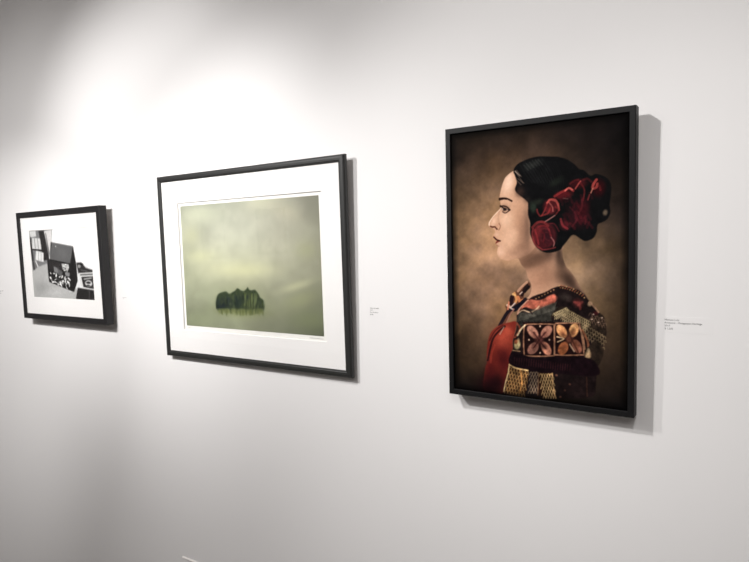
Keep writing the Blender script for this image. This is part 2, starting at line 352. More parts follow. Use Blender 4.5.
('p',[(.3926,.2869),(.3595,.2819),(.2984,.2681),(.2484,.243),(.2257,.2071),(.2154,.1599),(.2159,.1169),(.2075,.1044),(.1906,.0192),(.2531,.0115),(.3195,.0126),(.3566,.0986),(.364,.1643),(.3763,.184),(.3736,.2067),(.3891,.2453),(.3984,.2758)],(116,42,34),.004,1.0,1),
('b',(.3159,.2115),.0668,.0499,(172,74,56),.9,1.0,-35),
('b',(.3469,.2472),.0362,.0266,(196,88,66),.8,1.0,-35),
('b',(.3149,.1423),.0549,.0424,(92,28,28),.7,1.0,0),
('b',(.262,.0456),.0988,.0575,(34,14,18),.95,1.0,0),
('b',(.228,.0221),.0999,.042,(26,12,15),.9,1.0,0),
('b',(.3212,.1322),.0488,.0617,(70,24,26),.6,1.0,0),
('b',(.2378,.0959),.0368,.0522,(70,22,24),.6,1.0,0),
('l',[(.3289,.2655),(.2856,.2407),(.2541,.2123),(.2345,.1687),(.2212,.129)],(30,16,18),.01,.8),
('l',[(.3168,.2688),(.2671,.2438),(.2352,.2075)],(60,26,24),.008,.6),
('l',[(.3228,.2614),(.2978,.2336)],(180,160,140),.005,.6),
('l',[(.2662,.1897),(.2469,.1577),(.24,.1223)],(170,66,50),.01,.4),
('p',[(.4729,.3711),(.5134,.3868),(.5589,.3969),(.5926,.4084),(.5922,.4102),(.6475,.4219),(.7017,.4157),(.7497,.4078),(.7865,.3857),(.8022,.372),(.8334,.3519),(.8642,.325),(.8796,.3012),(.8848,.2878),(.89,.2637),(.8749,.2316),(.87,.1858),(.8496,.1494),(.84,.145),(.8361,.0786),(.8055,.0333),(.572,.0109),(.3359,.0119),(.3565,.0935),(.3574,.1219),(.364,.1643),(.3763,.184),(.3767,.2144),(.3951,.2531),(.4015,.2872),(.4048,.3171)],(30,22,22),.003,1.0,1),
('p',[(.4671,.3673),(.5361,.369),(.6148,.3926),(.6174,.3602),(.5586,.344),(.513,.3317),(.4493,.3409),(.4078,.3172)],(176,96,76),.004,.9,1),
('b',(.5976,.3741),.0415,.0163,(206,112,92),.9,.6,-20),
('b',(.7444,.3635),.0369,.0212,(88,40,38),.9,.8,20),
('b',(.6746,.3831),.0431,.0179,(58,50,46),.8,.8,10),
('l',[(.7231,.3665),(.7497,.3637),(.755,.3426)],(120,56,52),.01,.6),
('l',[(.7656,.3676),(.7444,.3564)],(130,64,58),.01,.5),
('b',(.5047,.3767),.0063,.0041,(60,34,28),.8,.8,0),
('b',(.5131,.3737),.0063,.0041,(168,124,88),.8,.8,0),
('b',(.5215,.3824),.0063,.004,(60,34,28),.8,.8,0),
('b',(.5298,.3794),.0063,.004,(168,124,88),.8,.8,0),
('b',(.5382,.3881),.0062,.004,(60,34,28),.8,.8,0),
('b',(.5465,.3851),.0062,.004,(168,124,88),.8,.8,0),
('b',(.5548,.3938),.0062,.004,(60,34,28),.8,.8,0),
('b',(.563,.3908),.0062,.004,(168,124,88),.8,.8,0),
('b',(.5713,.3995),.0061,.004,(60,34,28),.8,.8,0),
('b',(.5795,.3965),.0061,.004,(168,124,88),.8,.8,0),
('b',(.5877,.4051),.0061,.004,(60,34,28),.8,.8,0),
('b',(.5958,.4021),.0061,.004,(168,124,88),.8,.8,0),
('b',(.604,.4107),.0061,.004,(60,34,28),.8,.8,0),
('b',(.6121,.4077),.0061,.004,(168,124,88),.8,.8,0),
('b',(.642,.4236),.0066,.0043,(190,146,100),.8,.8,0),
('b',(.6485,.4163),.0065,.0043,(150,88,60),.8,.8,0),
('b',(.6518,.4214),.0038,.0025,(40,22,20),.8,.5,0),
('b',(.655,.4232),.0065,.0043,(150,88,60),.8,.8,0),
('b',(.6615,.4156),.0065,.0043,(190,146,100),.8,.8,0),
('b',(.6648,.4206),.0038,.0025,(40,22,20),.8,.5,0),
('b',(.668,.4221),.0065,.0043,(150,88,60),.8,.8,0),
('b',(.6744,.4142),.0065,.0042,(150,88,60),.8,.8,0),
('b',(.6777,.4193),.0038,.0025,(40,22,20),.8,.5,0),
('b',(.6809,.4205),.0065,.0043,(190,146,100),.8,.8,0),
('b',(.6873,.4124),.0065,.0043,(150,88,60),.8,.8,0),
('b',(.6906,.4174),.0037,.0025,(40,22,20),.8,.5,0),
('b',(.6937,.4183),.0065,.0043,(150,88,60),.8,.8,0),
('b',(.7001,.4099),.0065,.0043,(190,146,100),.8,.8,0),
('b',(.7034,.4149),.0037,.0024,(40,22,20),.8,.5,0),
('b',(.7065,.4156),.0065,.0043,(150,88,60),.8,.8,0),
('b',(.7129,.4069),.0064,.0042,(150,88,60),.8,.8,0),
('b',(.7161,.4119),.0038,.0024,(40,22,20),.8,.5,0),
('b',(.7193,.4123),.0064,.0043,(190,146,100),.8,.8,0),
('b',(.7256,.4034),.0064,.0043,(150,88,60),.8,.8,0),
('b',(.7288,.4084),.0038,.0025,(40,22,20),.8,.5,0),
('b',(.732,.4084),.0064,.0042,(150,88,60),.8,.8,0),
('b',(.7383,.3993),.0064,.0043,(190,146,100),.8,.8,0),
('b',(.7415,.4043),.0037,.0025,(40,22,20),.8,.5,0),
('b',(.7446,.4041),.0064,.0043,(150,88,60),.8,.8,0),
('b',(.7509,.3946),.0064,.0042,(150,88,60),.8,.8,0),
('b',(.7541,.3996),.0037,.0025,(40,22,20),.8,.5,0),
('b',(.7572,.3991),.0064,.0042,(190,146,100),.8,.8,0),
('b',(.7635,.3894),.0063,.0042,(150,88,60),.8,.8,0),
('b',(.7667,.3944),.0037,.0025,(40,22,20),.8,.5,0),
('b',(.7698,.3937),.0063,.0043,(150,88,60),.8,.8,0),
('b',(.7761,.3837),.0062,.0042,(190,146,100),.8,.8,0),
('b',(.7792,.3887),.0037,.0025,(40,22,20),.8,.5,0),
('p',[(.4047,.3021),(.4197,.3232),(.4607,.3152),(.513,.3317),(.5699,.348),(.6191,.3602),(.6196,.3458),(.6362,.3462),(.5972,.3088),(.6194,.2914),(.6961,.3015),(.7284,.2816),(.6188,.2953),(.5355,.2848),(.4663,.2822),(.4072,.2686),(.3985,.2833)],(54,52,47),.004,.95,1),
('l',[(.4134,.2874),(.4195,.3026),(.4279,.3179)],(98,94,84),.003,.6),
('l',[(.4217,.2894),(.4278,.3046),(.4362,.3198)],(98,94,84),.003,.6),
('l',[(.43,.2914),(.436,.3065),(.4444,.3217)],(98,94,84),.003,.6),
('l',[(.4383,.2934),(.4443,.3085),(.4526,.3237)],(98,94,84),.003,.6),
('l',[(.4465,.2953),(.4525,.3105),(.4608,.3256)],(98,94,84),.003,.6),
('l',[(.4547,.2973),(.4607,.3124),(.469,.3275)],(98,94,84),.003,.6),
('l',[(.4629,.2993),(.4689,.3144),(.4772,.3295)],(98,94,84),.003,.6),
('l',[(.4711,.3012),(.4771,.3163),(.4853,.3314)],(98,94,84),.003,.6),
('l',[(.4793,.3032),(.4852,.3182),(.4934,.3333)],(98,94,84),.003,.6),
('l',[(.4874,.3052),(.4933,.3202),(.5015,.3352)],(98,94,84),.003,.6),
('l',[(.4955,.3071),(.5014,.3221),(.5096,.3371)],(98,94,84),.003,.6),
('l',[(.5036,.309),(.5095,.324),(.5176,.339)],(98,94,84),.003,.6),
('l',[(.5116,.311),(.5175,.3259),(.5256,.3409)],(98,94,84),.003,.6),
('l',[(.5197,.3129),(.5255,.3278),(.5336,.3427)],(98,94,84),.003,.6),
('l',[(.5277,.3148),(.5335,.3297),(.5416,.3446)],(98,94,84),.003,.6),
('l',[(.5357,.3168),(.5415,.3316),(.5496,.3465)],(98,94,84),.003,.6),
('l',[(.5437,.3187),(.5495,.3335),(.5575,.3484)],(98,94,84),.003,.6),
('l',[(.5516,.3206),(.5574,.3354),(.5654,.3502)],(98,94,84),.003,.6),
('l',[(.5596,.3225),(.5653,.3373),(.5733,.3521)],(98,94,84),.003,.6),
('l',[(.5675,.3244),(.5732,.3391),(.5812,.3539)],(98,94,84),.003,.6),
('l',[(.5754,.3263),(.5811,.341),(.589,.3558)],(98,94,84),.003,.6),
('l',[(.5833,.3282),(.5889,.3429),(.5968,.3576)],(98,94,84),.003,.6),
('l',[(.5911,.33),(.5968,.3447),(.6046,.3595)],(98,94,84),.003,.6),
('l',[(.5989,.3319),(.6046,.3466),(.6124,.3613)],(98,94,84),.003,.6),
('l',[(.6067,.3338),(.6124,.3485),(.6202,.3631)],(98,94,84),.003,.6),
('l',[(.6145,.3357),(.6201,.3503),(.6279,.3649)],(98,94,84),.003,.6),
('l',[(.4074,.2834),(.4145,.2781)],(20,18,20),.006,.6),
('l',[(.4193,.2869),(.4263,.2785)],(20,18,20),.006,.6),
('l',[(.4312,.2903),(.4381,.279)],(20,18,20),.006,.6),
('l',[(.4429,.2848),(.4499,.2794)],(20,18,20),.006,.6),
('l',[(.4546,.2882),(.4616,.2799)],(20,18,20),.006,.6),
('l',[(.4663,.2916),(.4732,.2803)],(20,18,20),.006,.6),
('l',[(.4779,.2861),(.4849,.2808)],(20,18,20),.006,.6),
('l',[(.4896,.2895),(.4964,.2812)],(20,18,20),.006,.6),
('l',[(.5011,.2929),(.508,.2817)],(20,18,20),.006,.6),
('l',[(.5126,.2874),(.5195,.2821)],(20,18,20),.006,.6),
('l',[(.5241,.2908),(.5309,.2826)],(20,18,20),.006,.6),
('l',[(.5355,.2941),(.5423,.283)],(20,18,20),.006,.6),
('l',[(.5469,.2887),(.5537,.2834)],(20,18,20),.006,.6),
('l',[(.5583,.292),(.565,.2839)],(20,18,20),.006,.6),
('l',[(.5696,.2954),(.5763,.2843)],(20,18,20),.006,.6),
('l',[(.5808,.29),(.5875,.2847)],(20,18,20),.006,.6),
('l',[(.592,.2933),(.5987,.2852)],(20,18,20),.006,.6),
('l',[(.6032,.2966),(.6099,.2856)],(20,18,20),.006,.6),
('l',[(.4078,.3172),(.4375,.3293),(.4783,.3232),(.513,.3353),(.5302,.3469)],(190,160,130),.006,.8),
('l',[(.4434,.337),(.4725,.3304),(.4898,.318)],(28,20,20),.008,.8),
('l',[(.4671,.3673),(.4199,.3363),(.4048,.3134)],(206,150,126),.006,.8),
('p',[(.5972,.3088),(.6252,.3405),(.6745,.3491),(.7231,.331),(.7656,.3146),(.8076,.3126),(.8642,.3285),(.8847,.3014),(.8849,.2565),(.8647,.2241),(.8233,.2466),(.792,.2416),(.755,.2826),(.7284,.2816),(.7015,.3053),(.6581,.3217)],(40,32,26),.003,.95,1),
('l',[(.6084,.3172),(.6107,.3223),(.614,.3239),(.6173,.3225),(.6195,.3175)],(176,156,118),.003,.8),
('l',[(.6168,.3199),(.619,.3251),(.6223,.3266),(.6257,.3253),(.6278,.3203)],(176,156,118),.003,.8),
('l',[(.6251,.3227),(.6273,.3278),(.6306,.3294),(.6339,.328),(.6361,.3231)],(176,156,118),.003,.8),
('l',[(.6334,.3255),(.6356,.3306),(.6389,.3321),(.6422,.3308),(.6444,.3258)],(176,156,118),.003,.8),
('l',[(.6417,.3282),(.6439,.3333),(.6472,.3349),(.6505,.3335),(.6526,.3285)],(176,156,118),.003,.8),
('l',[(.6499,.3309),(.6521,.336),(.6554,.3376),(.6587,.3362),(.6609,.3313)],(176,156,118),.003,.8),
('l',[(.6581,.3337),(.6603,.3388),(.6636,.3403),(.6669,.339),(.6691,.334)],(176,156,118),.003,.8),
('l',[(.6663,.3364),(.6685,.3415),(.6718,.343),(.6751,.3417),(.6772,.3367)],(176,156,118),.003,.8),
('l',[(.6745,.3391),(.6767,.3442),(.68,.3457),(.6832,.3444),(.6854,.3394)],(176,156,118),.003,.8),
('l',[(.617,.3107),(.6192,.3159),(.6226,.3174),(.6259,.3161),(.6281,.3111)],(176,156,118),.003,.8),
('l',[(.6253,.3135),(.6276,.3186),(.6309,.3202),(.6342,.3189),(.6364,.3139)],(176,156,118),.003,.8),
('l',[(.6336,.3163),(.6359,.3214),(.6392,.323),(.6425,.3216),(.6446,.3166)],(176,156,118),.003,.8),
('l',[(.6419,.319),(.6441,.3242),(.6474,.3257),(.6507,.3244),(.6529,.3194)],(176,156,118),.003,.8),
('l',[(.6502,.3218),(.6524,.3269),(.6557,.3284),(.6589,.3271),(.6611,.3221)],(176,156,118),.003,.8),
('l',[(.6584,.3245),(.6606,.3296),(.6639,.3312),(.6671,.3298),(.6693,.3249)],(176,156,118),.003,.8),
('l',[(.6666,.3273),(.6688,.3324),(.672,.3339),(.6753,.3326),(.6775,.3276)],(176,156,118),.003,.8),
('l',[(.6748,.33),(.6769,.3351),(.6802,.3366),(.6835,.3353),(.6856,.3303)],(176,156,118),.003,.8),
('l',[(.6829,.3327),(.6851,.3378),(.6883,.3393),(.6916,.338),(.6937,.333)],(176,156,118),.003,.8),
('l',[(.6172,.3015),(.6195,.3067),(.6228,.3082),(.6261,.3069),(.6283,.3019)],(176,156,118),.003,.8),
('l',[(.6256,.3043),(.6278,.3094),(.6311,.311),(.6344,.3097),(.6366,.3047)],(176,156,118),.003,.8),
('l',[(.6339,.3071),(.6361,.3122),(.6394,.3138),(.6427,.3124),(.6449,.3075)],(176,156,118),.003,.8),
('l',[(.6421,.3099),(.6444,.315),(.6477,.3165),(.651,.3152),(.6531,.3102)],(176,156,118),.003,.8),
('l',[(.6504,.3126),(.6526,.3177),(.6559,.3193),(.6592,.318),(.6614,.313)],(176,156,118),.003,.8),
('l',[(.6586,.3154),(.6608,.3205),(.6641,.322),(.6674,.3207),(.6696,.3157)],(176,156,118),.003,.8),
('l',[(.6668,.3181),(.669,.3232),(.6723,.3248),(.6756,.3234),(.6777,.3185)],(176,156,118),.003,.8),
('l',[(.675,.3209),(.6772,.326),(.6805,.3275),(.6837,.3262),(.6859,.3212)],(176,156,118),.003,.8),
('l',[(.6832,.3236),(.6853,.3287),(.6886,.3302),(.6918,.3289),(.694,.324)],(176,156,118),.003,.8),
('l',[(.6772,.3338),(.6794,.3389),(.6827,.3404),(.6859,.3391),(.6881,.3341)],(160,140,104),.003,.75),
('l',[(.6874,.3305),(.6896,.3356),(.6928,.3372),(.696,.3358),(.6982,.3309)],(160,140,104),.003,.75),
('l',[(.6975,.3273),(.6997,.3324),(.7029,.3339),(.7062,.3326),(.7083,.3276)],(160,140,104),.003,.75),
('l',[(.7076,.324),(.7098,.3291),(.713,.3306),(.7162,.3293),(.7184,.3244)],(160,140,104),.003,.75),
('l',[(.7177,.3208),(.7198,.3259),(.7231,.3274),(.7263,.3261),(.7284,.3212)],(160,140,104),.003,.75),
('l',[(.7277,.3176),(.7299,.3226),(.7331,.3242),(.7363,.3229),(.7384,.318)],(160,140,104),.003,.75),
('l',[(.7378,.3144),(.7399,.3194),(.7431,.321),(.7463,.3196),(.7484,.3148)],(160,140,104),.003,.75),
('l',[(.7477,.3112),(.7499,.3162),(.753,.3177),(.7562,.3164),(.7583,.3116)],(160,140,104),.003,.75),
('l',[(.7577,.308),(.7598,.313),(.763,.3145),(.7661,.3132),(.7683,.3084)],(160,140,104),.003,.75),
('l',[(.7676,.3048),(.7697,.3098),(.7729,.3114),(.776,.3101),(.7781,.3052)],(160,140,104),.003,.75),
('l',[(.7775,.3016),(.7796,.3067),(.7827,.3082),(.7859,.3069),(.788,.302)],(160,140,104),.003,.75),
('l',[(.7873,.2985),(.7894,.3035),(.7926,.305),(.7957,.3037),(.7978,.2989)],(160,140,104),.003,.75),
('l',[(.7972,.2953),(.7992,.3003),(.8024,.3018),(.8055,.3006),(.8076,.2957)],(160,140,104),.003,.75),
('l',[(.6758,.3241),(.678,.3292),(.6812,.3307),(.6845,.3294),(.6866,.3244)],(160,140,104),.003,.75),
('l',[(.6859,.3208),(.6881,.3259),(.6914,.3275),(.6946,.3261),(.6968,.3212)],(160,140,104),.003,.75),
('l',[(.6961,.3176),(.6983,.3227),(.7015,.3242),(.7047,.3229),(.7069,.318)],(160,140,104),.003,.75),
('l',[(.7062,.3144),(.7084,.3194),(.7116,.321),(.7148,.3197),(.717,.3147)],(160,140,104),.003,.75),
('l',[(.7163,.3111),(.7184,.3162),(.7217,.3177),(.7249,.3164),(.727,.3115)],(160,140,104),.003,.75),
('l',[(.7263,.3079),(.7285,.313),(.7317,.3145),(.7349,.3132),(.737,.3083)],(160,140,104),.003,.75),
('l',[(.7364,.3047),(.7385,.3098),(.7417,.3113),(.7449,.31),(.747,.3051)],(160,140,104),.003,.75),
('l',[(.7463,.3015),(.7485,.3066),(.7516,.3081),(.7548,.3068),(.757,.3019)],(160,140,104),.003,.75),
('l',[(.7563,.2984),(.7584,.3034),(.7616,.3049),(.7648,.3036),(.7669,.2988)],(160,140,104),.003,.75),
('l',[(.7662,.2952),(.7683,.3002),(.7715,.3018),(.7747,.3005),(.7768,.2956)],(160,140,104),.003,.75),
('l',[(.7761,.292),(.7782,.2971),(.7814,.2986),(.7845,.2973),(.7866,.2924)],(160,140,104),.003,.75),
('l',[(.786,.2889),(.7881,.2939),(.7912,.2954),(.7944,.2942),(.7965,.2893)],(160,140,104),.003,.75),
('l',[(.7958,.2857),(.7979,.2908),(.801,.2923),(.8042,.291),(.8063,.2862)],(160,140,104),.003,.75),
('l',[(.6641,.3176),(.6663,.3227),(.6696,.3242),(.6728,.3229),(.675,.318)],(160,140,104),.003,.75),
('l',[(.6743,.3143),(.6765,.3194),(.6798,.321),(.683,.3197),(.6852,.3147)],(160,140,104),.003,.75),
('l',[(.6845,.3111),(.6867,.3162),(.6899,.3177),(.6932,.3164),(.6953,.3115)],(160,140,104),.003,.75),
('l',[(.6947,.3079),(.6968,.313),(.7001,.3145),(.7033,.3132),(.7055,.3083)],(160,140,104),.003,.75),
('l',[(.7048,.3047),(.7069,.3097),(.7102,.3113),(.7134,.31),(.7155,.305)],(160,140,104),.003,.75),
('l',[(.7149,.3015),(.717,.3065),(.7202,.3081),(.7235,.3068),(.7256,.3018)],(160,140,104),.003,.75),
('l',[(.7249,.2983),(.7271,.3033),(.7303,.3049),(.7335,.3036),(.7356,.2987)],(160,140,104),.003,.75),
('l',[(.7349,.2951),(.7371,.3001),(.7403,.3017),(.7435,.3004),(.7456,.2955)],(160,140,104),.003,.75),
('l',[(.7449,.2919),(.7471,.297),(.7503,.2985),(.7534,.2972),(.7556,.2923)],(160,140,104),.003,.75),
('l',[(.7549,.2887),(.757,.2938),(.7602,.2953),(.7634,.294),(.7655,.2891)],(160,140,104),.003,.75),
('l',[(.7648,.2856),(.767,.2906),(.7701,.2922),(.7733,.2909),(.7754,.286)],(160,140,104),.003,.75),
('l',[(.7747,.2824),(.7768,.2875),(.78,.289),(.7832,.2877),(.7853,.2829)],(160,140,104),.003,.75),
('l',[(.7846,.2793),(.7867,.2843),(.7899,.2859),(.793,.2846),(.7951,.2797)],(160,140,104),.003,.75),
('l',[(.6626,.3078),(.6648,.3129),(.6681,.3145),(.6714,.3132),(.6736,.3082)],(160,140,104),.003,.75),
('l',[(.6729,.3046),(.6751,.3097),(.6783,.3112),(.6816,.3099),(.6837,.305)],(160,140,104),.003,.75),
('l',[(.6831,.3014),(.6852,.3065),(.6885,.308),(.6917,.3067),(.6939,.3018)],(160,140,104),.003,.75),
('l',[(.6932,.2982),(.6954,.3032),(.6986,.3048),(.7019,.3035),(.704,.2986)],(160,140,104),.003,.75),
('l',[(.7033,.295),(.7055,.3),(.7087,.3016),(.712,.3003),(.7141,.2954)],(160,140,104),.003,.75),
('l',[(.7134,.2918),(.7156,.2968),(.7188,.2984),(.722,.2971),(.7242,.2922)],(160,140,104),.003,.75),
('l',[(.7235,.2886),(.7257,.2937),(.7289,.2952),(.7321,.2939),(.7342,.289)],(160,140,104),.003,.75),
('l',[(.7335,.2854),(.7357,.2905),(.7389,.292),(.7421,.2907),(.7442,.2858)],(160,140,104),.003,.75),
('l',[(.7435,.2822),(.7457,.2873),(.7489,.2889),(.7521,.2876),(.7542,.2827)],(160,140,104),.003,.75),
('l',[(.7535,.2791),(.7556,.2841),(.7588,.2857),(.762,.2844),(.7641,.2795)],(160,140,104),.003,.75),
('l',[(.7635,.2759),(.7656,.281),(.7687,.2825),(.7719,.2813),(.774,.2764)],(160,140,104),.003,.75),
('l',[(.7734,.2728),(.7755,.2779),(.7786,.2794),(.7818,.2781),(.7839,.2733)],(160,140,104),.003,.75),
('l',[(.7833,.2697),(.7853,.2747),(.7885,.2763),(.7916,.275),(.7937,.2701)],(160,140,104),.003,.75),
('l',[(.6509,.3013),(.6531,.3064),(.6564,.308),(.6597,.3066),(.6619,.3017)],(160,140,104),.003,.75),
('l',[(.6612,.298),(.6634,.3032),(.6667,.3047),(.6699,.3034),(.6721,.2984)],(160,140,104),.003,.75),
('l',[(.6714,.2948),(.6736,.2999),(.6769,.3015),(.6801,.3002),(.6823,.2952)],(160,140,104),.003,.75),
('l',[(.6816,.2916),(.6838,.2967),(.6871,.2983),(.6903,.297),(.6925,.292)],(160,140,104),.003,.75),
('l',[(.6918,.2884),(.694,.2935),(.6972,.2951),(.7004,.2938),(.7026,.2888)],(160,140,104),.003,.75),
('l',[(.7019,.2852),(.7041,.2903),(.7073,.2919),(.7106,.2906),(.7127,.2857)],(160,140,104),.003,.75),
('l',[(.712,.282),(.7142,.2871),(.7174,.2887),(.7206,.2874),(.7228,.2825)],(160,140,104),.003,.75),
('l',[(.7221,.2789),(.7242,.284),(.7275,.2855),(.7307,.2842),(.7328,.2793)],(160,140,104),.003,.75),
('l',[(.7321,.2757),(.7343,.2808),(.7375,.2824),(.7407,.2811),(.7428,.2762)],(160,140,104),.003,.75),
('l',[(.7422,.2726),(.7443,.2776),(.7475,.2792),(.7507,.2779),(.7528,.273)],(160,140,104),.003,.75),
('l',[(.7521,.2694),(.7543,.2745),(.7574,.2761),(.7606,.2748),(.7627,.2699)],(160,140,104),.003,.75),
('l',[(.7621,.2663),(.7642,.2714),(.7674,.2729),(.7705,.2716),(.7727,.2668)],(160,140,104),.003,.75),
('l',[(.772,.2632),(.7741,.2682),(.7773,.2698),(.7804,.2685),(.7825,.2636)],(160,140,104),.003,.75),
('l',[(.7386,.2966),(.7409,.3021),(.7444,.3038),(.7479,.3024),(.7503,.297)],(134,114,86),.003,.7),
('l',[(.7524,.2914),(.7547,.297),(.7582,.2987),(.7617,.2972),(.764,.2919)],(134,114,86),.003,.7),
('l',[(.7662,.2863),(.7685,.2918),(.772,.2935),(.7754,.2921),(.7778,.2867)],(134,114,86),.003,.7),
('l',[(.7799,.2812),(.7822,.2867),(.7857,.2884),(.7891,.287),(.7914,.2816)],(134,114,86),.003,.7),
('l',[(.7935,.2761),(.7958,.2816),(.7993,.2833),(.8027,.2819),(.805,.2766)],(134,114,86),.003,.7),
('l',[(.8071,.271),(.8094,.2765),(.8129,.2782),(.8163,.2768),(.8186,.2715)],(134,114,86),.003,.7),
('l',[(.8207,.266),(.823,.2715),(.8264,.2732),(.8298,.2718),(.8321,.2664)],(134,114,86),.003,.7),
('l',[(.8342,.2609),(.8364,.2664),(.8398,.2681),(.8432,.2667),(.8455,.2614)],(134,114,86),.003,.7),
('l',[(.8476,.2559),(.8499,.2614),(.8532,.2631),(.8566,.2617),(.8589,.2564)],(134,114,86),.003,.7),
('l',[(.861,.2509),(.8632,.2564),(.8666,.2581),(.87,.2567),(.8722,.2514)],(134,114,86),.003,.7),
('l',[(.8743,.246),(.8765,.2514),(.8799,.2531),(.8832,.2517),(.8855,.2465)],(134,114,86),.003,.7),
('l',[(.7412,.2817),(.7436,.2873),(.7471,.289),(.7506,.2876),(.7529,.2822)],(134,114,86),.003,.7),
('l',[(.755,.2766),(.7574,.2822),(.7609,.2839),(.7644,.2825),(.7667,.2771)],(134,114,86),.003,.7),
('l',[(.7688,.2715),(.7711,.2771),(.7746,.2788),(.7781,.2773),(.7804,.272)],(134,114,86),.003,.7),
('l',[(.7825,.2664),(.7848,.272),(.7883,.2737),(.7918,.2723),(.7941,.2669)],(134,114,86),.003,.7),
('l',[(.7962,.2614),(.7985,.2669),(.8019,.2686),(.8054,.2672),(.8077,.2619)],(134,114,86),.003,.7),
('l',[(.8098,.2563),(.8121,.2618),(.8155,.2635),(.8189,.2621),(.8212,.2568)],(134,114,86),.003,.7),
('l',[(.8233,.2513),(.8256,.2568),(.829,.2585),(.8324,.2571),(.8347,.2518)],(134,114,86),.003,.7),
('l',[(.8368,.2463),(.8391,.2518),(.8425,.2535),(.8459,.2521),(.8482,.2468)],(134,114,86),.003,.7),
('l',[(.8502,.2413),(.8525,.2468),(.8559,.2485),(.8593,.2471),(.8615,.2419)],(134,114,86),.003,.7),
('l',[(.8636,.2364),(.8658,.2419),(.8692,.2436),(.8726,.2422),(.8749,.2369)],(134,114,86),.003,.7),
('l',[(.8769,.2314),(.8791,.2369),(.8825,.2386),(.8859,.2372),(.8881,.232)],(134,114,86),.003,.7),
('l',[(.73,.272),(.7324,.2776),(.7359,.2793),(.7394,.2779),(.7418,.2725)],(134,114,86),.003,.7),
('l',[(.7439,.2669),(.7462,.2725),(.7497,.2742),(.7532,.2728),(.7556,.2674)],(134,114,86),.003,.7),
('l',[(.7577,.2618),(.76,.2674),(.7635,.2691),(.767,.2677),(.7694,.2623)],(134,114,86),.003,.7),
('l',[(.7715,.2567),(.7738,.2623),(.7773,.264),(.7808,.2626),(.7831,.2572)],(134,114,86),.003,.7),
('l',[(.7852,.2517),(.7875,.2572),(.791,.2589),(.7944,.2575),(.7967,.2522)],(134,114,86),.003,.7),
('l',[(.7988,.2466),(.8011,.2522),(.8046,.2539),(.808,.2525),(.8103,.2472)],(134,114,86),.003,.7),
('l',[(.8124,.2416),(.8147,.2472),(.8181,.2489),(.8216,.2475),(.8239,.2422)],(134,114,86),.003,.7),
('l',[(.826,.2366),(.8282,.2422),(.8316,.2439),(.8351,.2425),(.8374,.2372)],(134,114,86),.003,.7),
('l',[(.8394,.2317),(.8417,.2372),(.8451,.2389),(.8485,.2375),(.8508,.2322)],(134,114,86),.003,.7),
('l',[(.8529,.2267),(.8551,.2322),(.8585,.2339),(.8619,.2326),(.8642,.2273)],(134,114,86),.003,.7),
('l',[(.8662,.2218),(.8685,.2273),(.8718,.229),(.8752,.2276),(.8775,.2224)],(134,114,86),.003,.7),
('l',[(.7327,.2571),(.735,.2627),(.7386,.2645),(.7421,.263),(.7444,.2577)],(134,114,86),.003,.7),
('l',[(.7466,.252),(.7489,.2576),(.7524,.2594),(.7559,.2579),(.7582,.2526)],(134,114,86),.003,.7),
('l',[(.7604,.247),(.7627,.2526),(.7662,.2543),(.7697,.2529),(.772,.2475)],(134,114,86),.003,.7),
('l',[(.7741,.2419),(.7765,.2475),(.7799,.2492),(.7834,.2478),(.7857,.2425)],(134,114,86),.003,.7),
('l',[(.7878,.2369),(.7901,.2425),(.7936,.2442),(.7971,.2428),(.7994,.2375)],(134,114,86),.003,.7),
('l',[(.8015,.2319),(.8038,.2375),(.8072,.2392),(.8107,.2378),(.813,.2325)],(134,114,86),.003,.7),
('l',[(.8151,.2269),(.8174,.2325),(.8208,.2342),(.8242,.2328),(.8265,.2275)],(134,114,86),.003,.7),
('l',[(.8286,.222),(.8309,.2275),(.8343,.2292),(.8377,.2279),(.84,.2226)],(134,114,86),.003,.7),
('l',[(.8421,.217),(.8443,.2226),(.8477,.2243),(.8511,.2229),(.8534,.2176)],(134,114,86),.003,.7),
('l',[(.8555,.2121),(.8577,.2176),(.8611,.2194),(.8645,.218),(.8668,.2127)],(134,114,86),.003,.7),
('l',[(.8689,.2072),(.8711,.2127),(.8745,.2144),(.8778,.2131),(.8801,.2078)],(134,114,86),.003,.7),
('l',[(.8008,.3228),(.8035,.3292),(.8075,.3312),(.8116,.3295),(.8143,.3232)],(120,94,78),.003,.6),
('l',[(.8177,.3181),(.8204,.3245),(.8244,.3265),(.8284,.3248),(.8311,.3185)],(120,94,78),.003,.6),
('l',[(.8345,.3134),(.8372,.3199),(.8412,.3218),(.8452,.3201),(.8479,.3139)],(120,94,78),.003,.6),
('l',[(.8513,.3088),(.8539,.3152),(.8579,.3171),(.8619,.3155),(.8646,.3092)],(120,94,78),.003,.6),
('l',[(.8679,.3041),(.8705,.3106),(.8745,.3125),(.8785,.3109),(.8811,.3046)],(120,94,78),.003,.6),
('l',[(.8093,.3092),(.812,.3157),(.816,.3176),(.82,.3159),(.8228,.3097)],(120,94,78),.003,.6),
('l',[(.8261,.3045),(.8288,.311),(.8328,.313),(.8369,.3113),(.8396,.305)],(120,94,78),.003,.6),
('l',[(.8429,.2999),(.8456,.3064),(.8496,.3083),(.8536,.3066),(.8563,.3004)],(120,94,78),.003,.6),
('l',[(.8596,.2953),(.8623,.3017),(.8662,.3037),(.8702,.302),(.8729,.2958)],(120,94,78),.003,.6),
('l',[(.8763,.2907),(.8789,.2972),(.8828,.2991),(.8868,.2975),(.8895,.2912)],(120,94,78),.003,.6),
('l',[(.8008,.3002),(.8035,.3067),(.8076,.3087),(.8116,.307),(.8144,.3007)],(120,94,78),.003,.6),
('l',[(.8177,.2956),(.8204,.3021),(.8245,.3041),(.8285,.3024),(.8312,.2961)],(120,94,78),.003,.6),
('l',[(.8346,.291),(.8373,.2975),(.8413,.2994),(.8453,.2978),(.848,.2915)],(120,94,78),.003,.6),
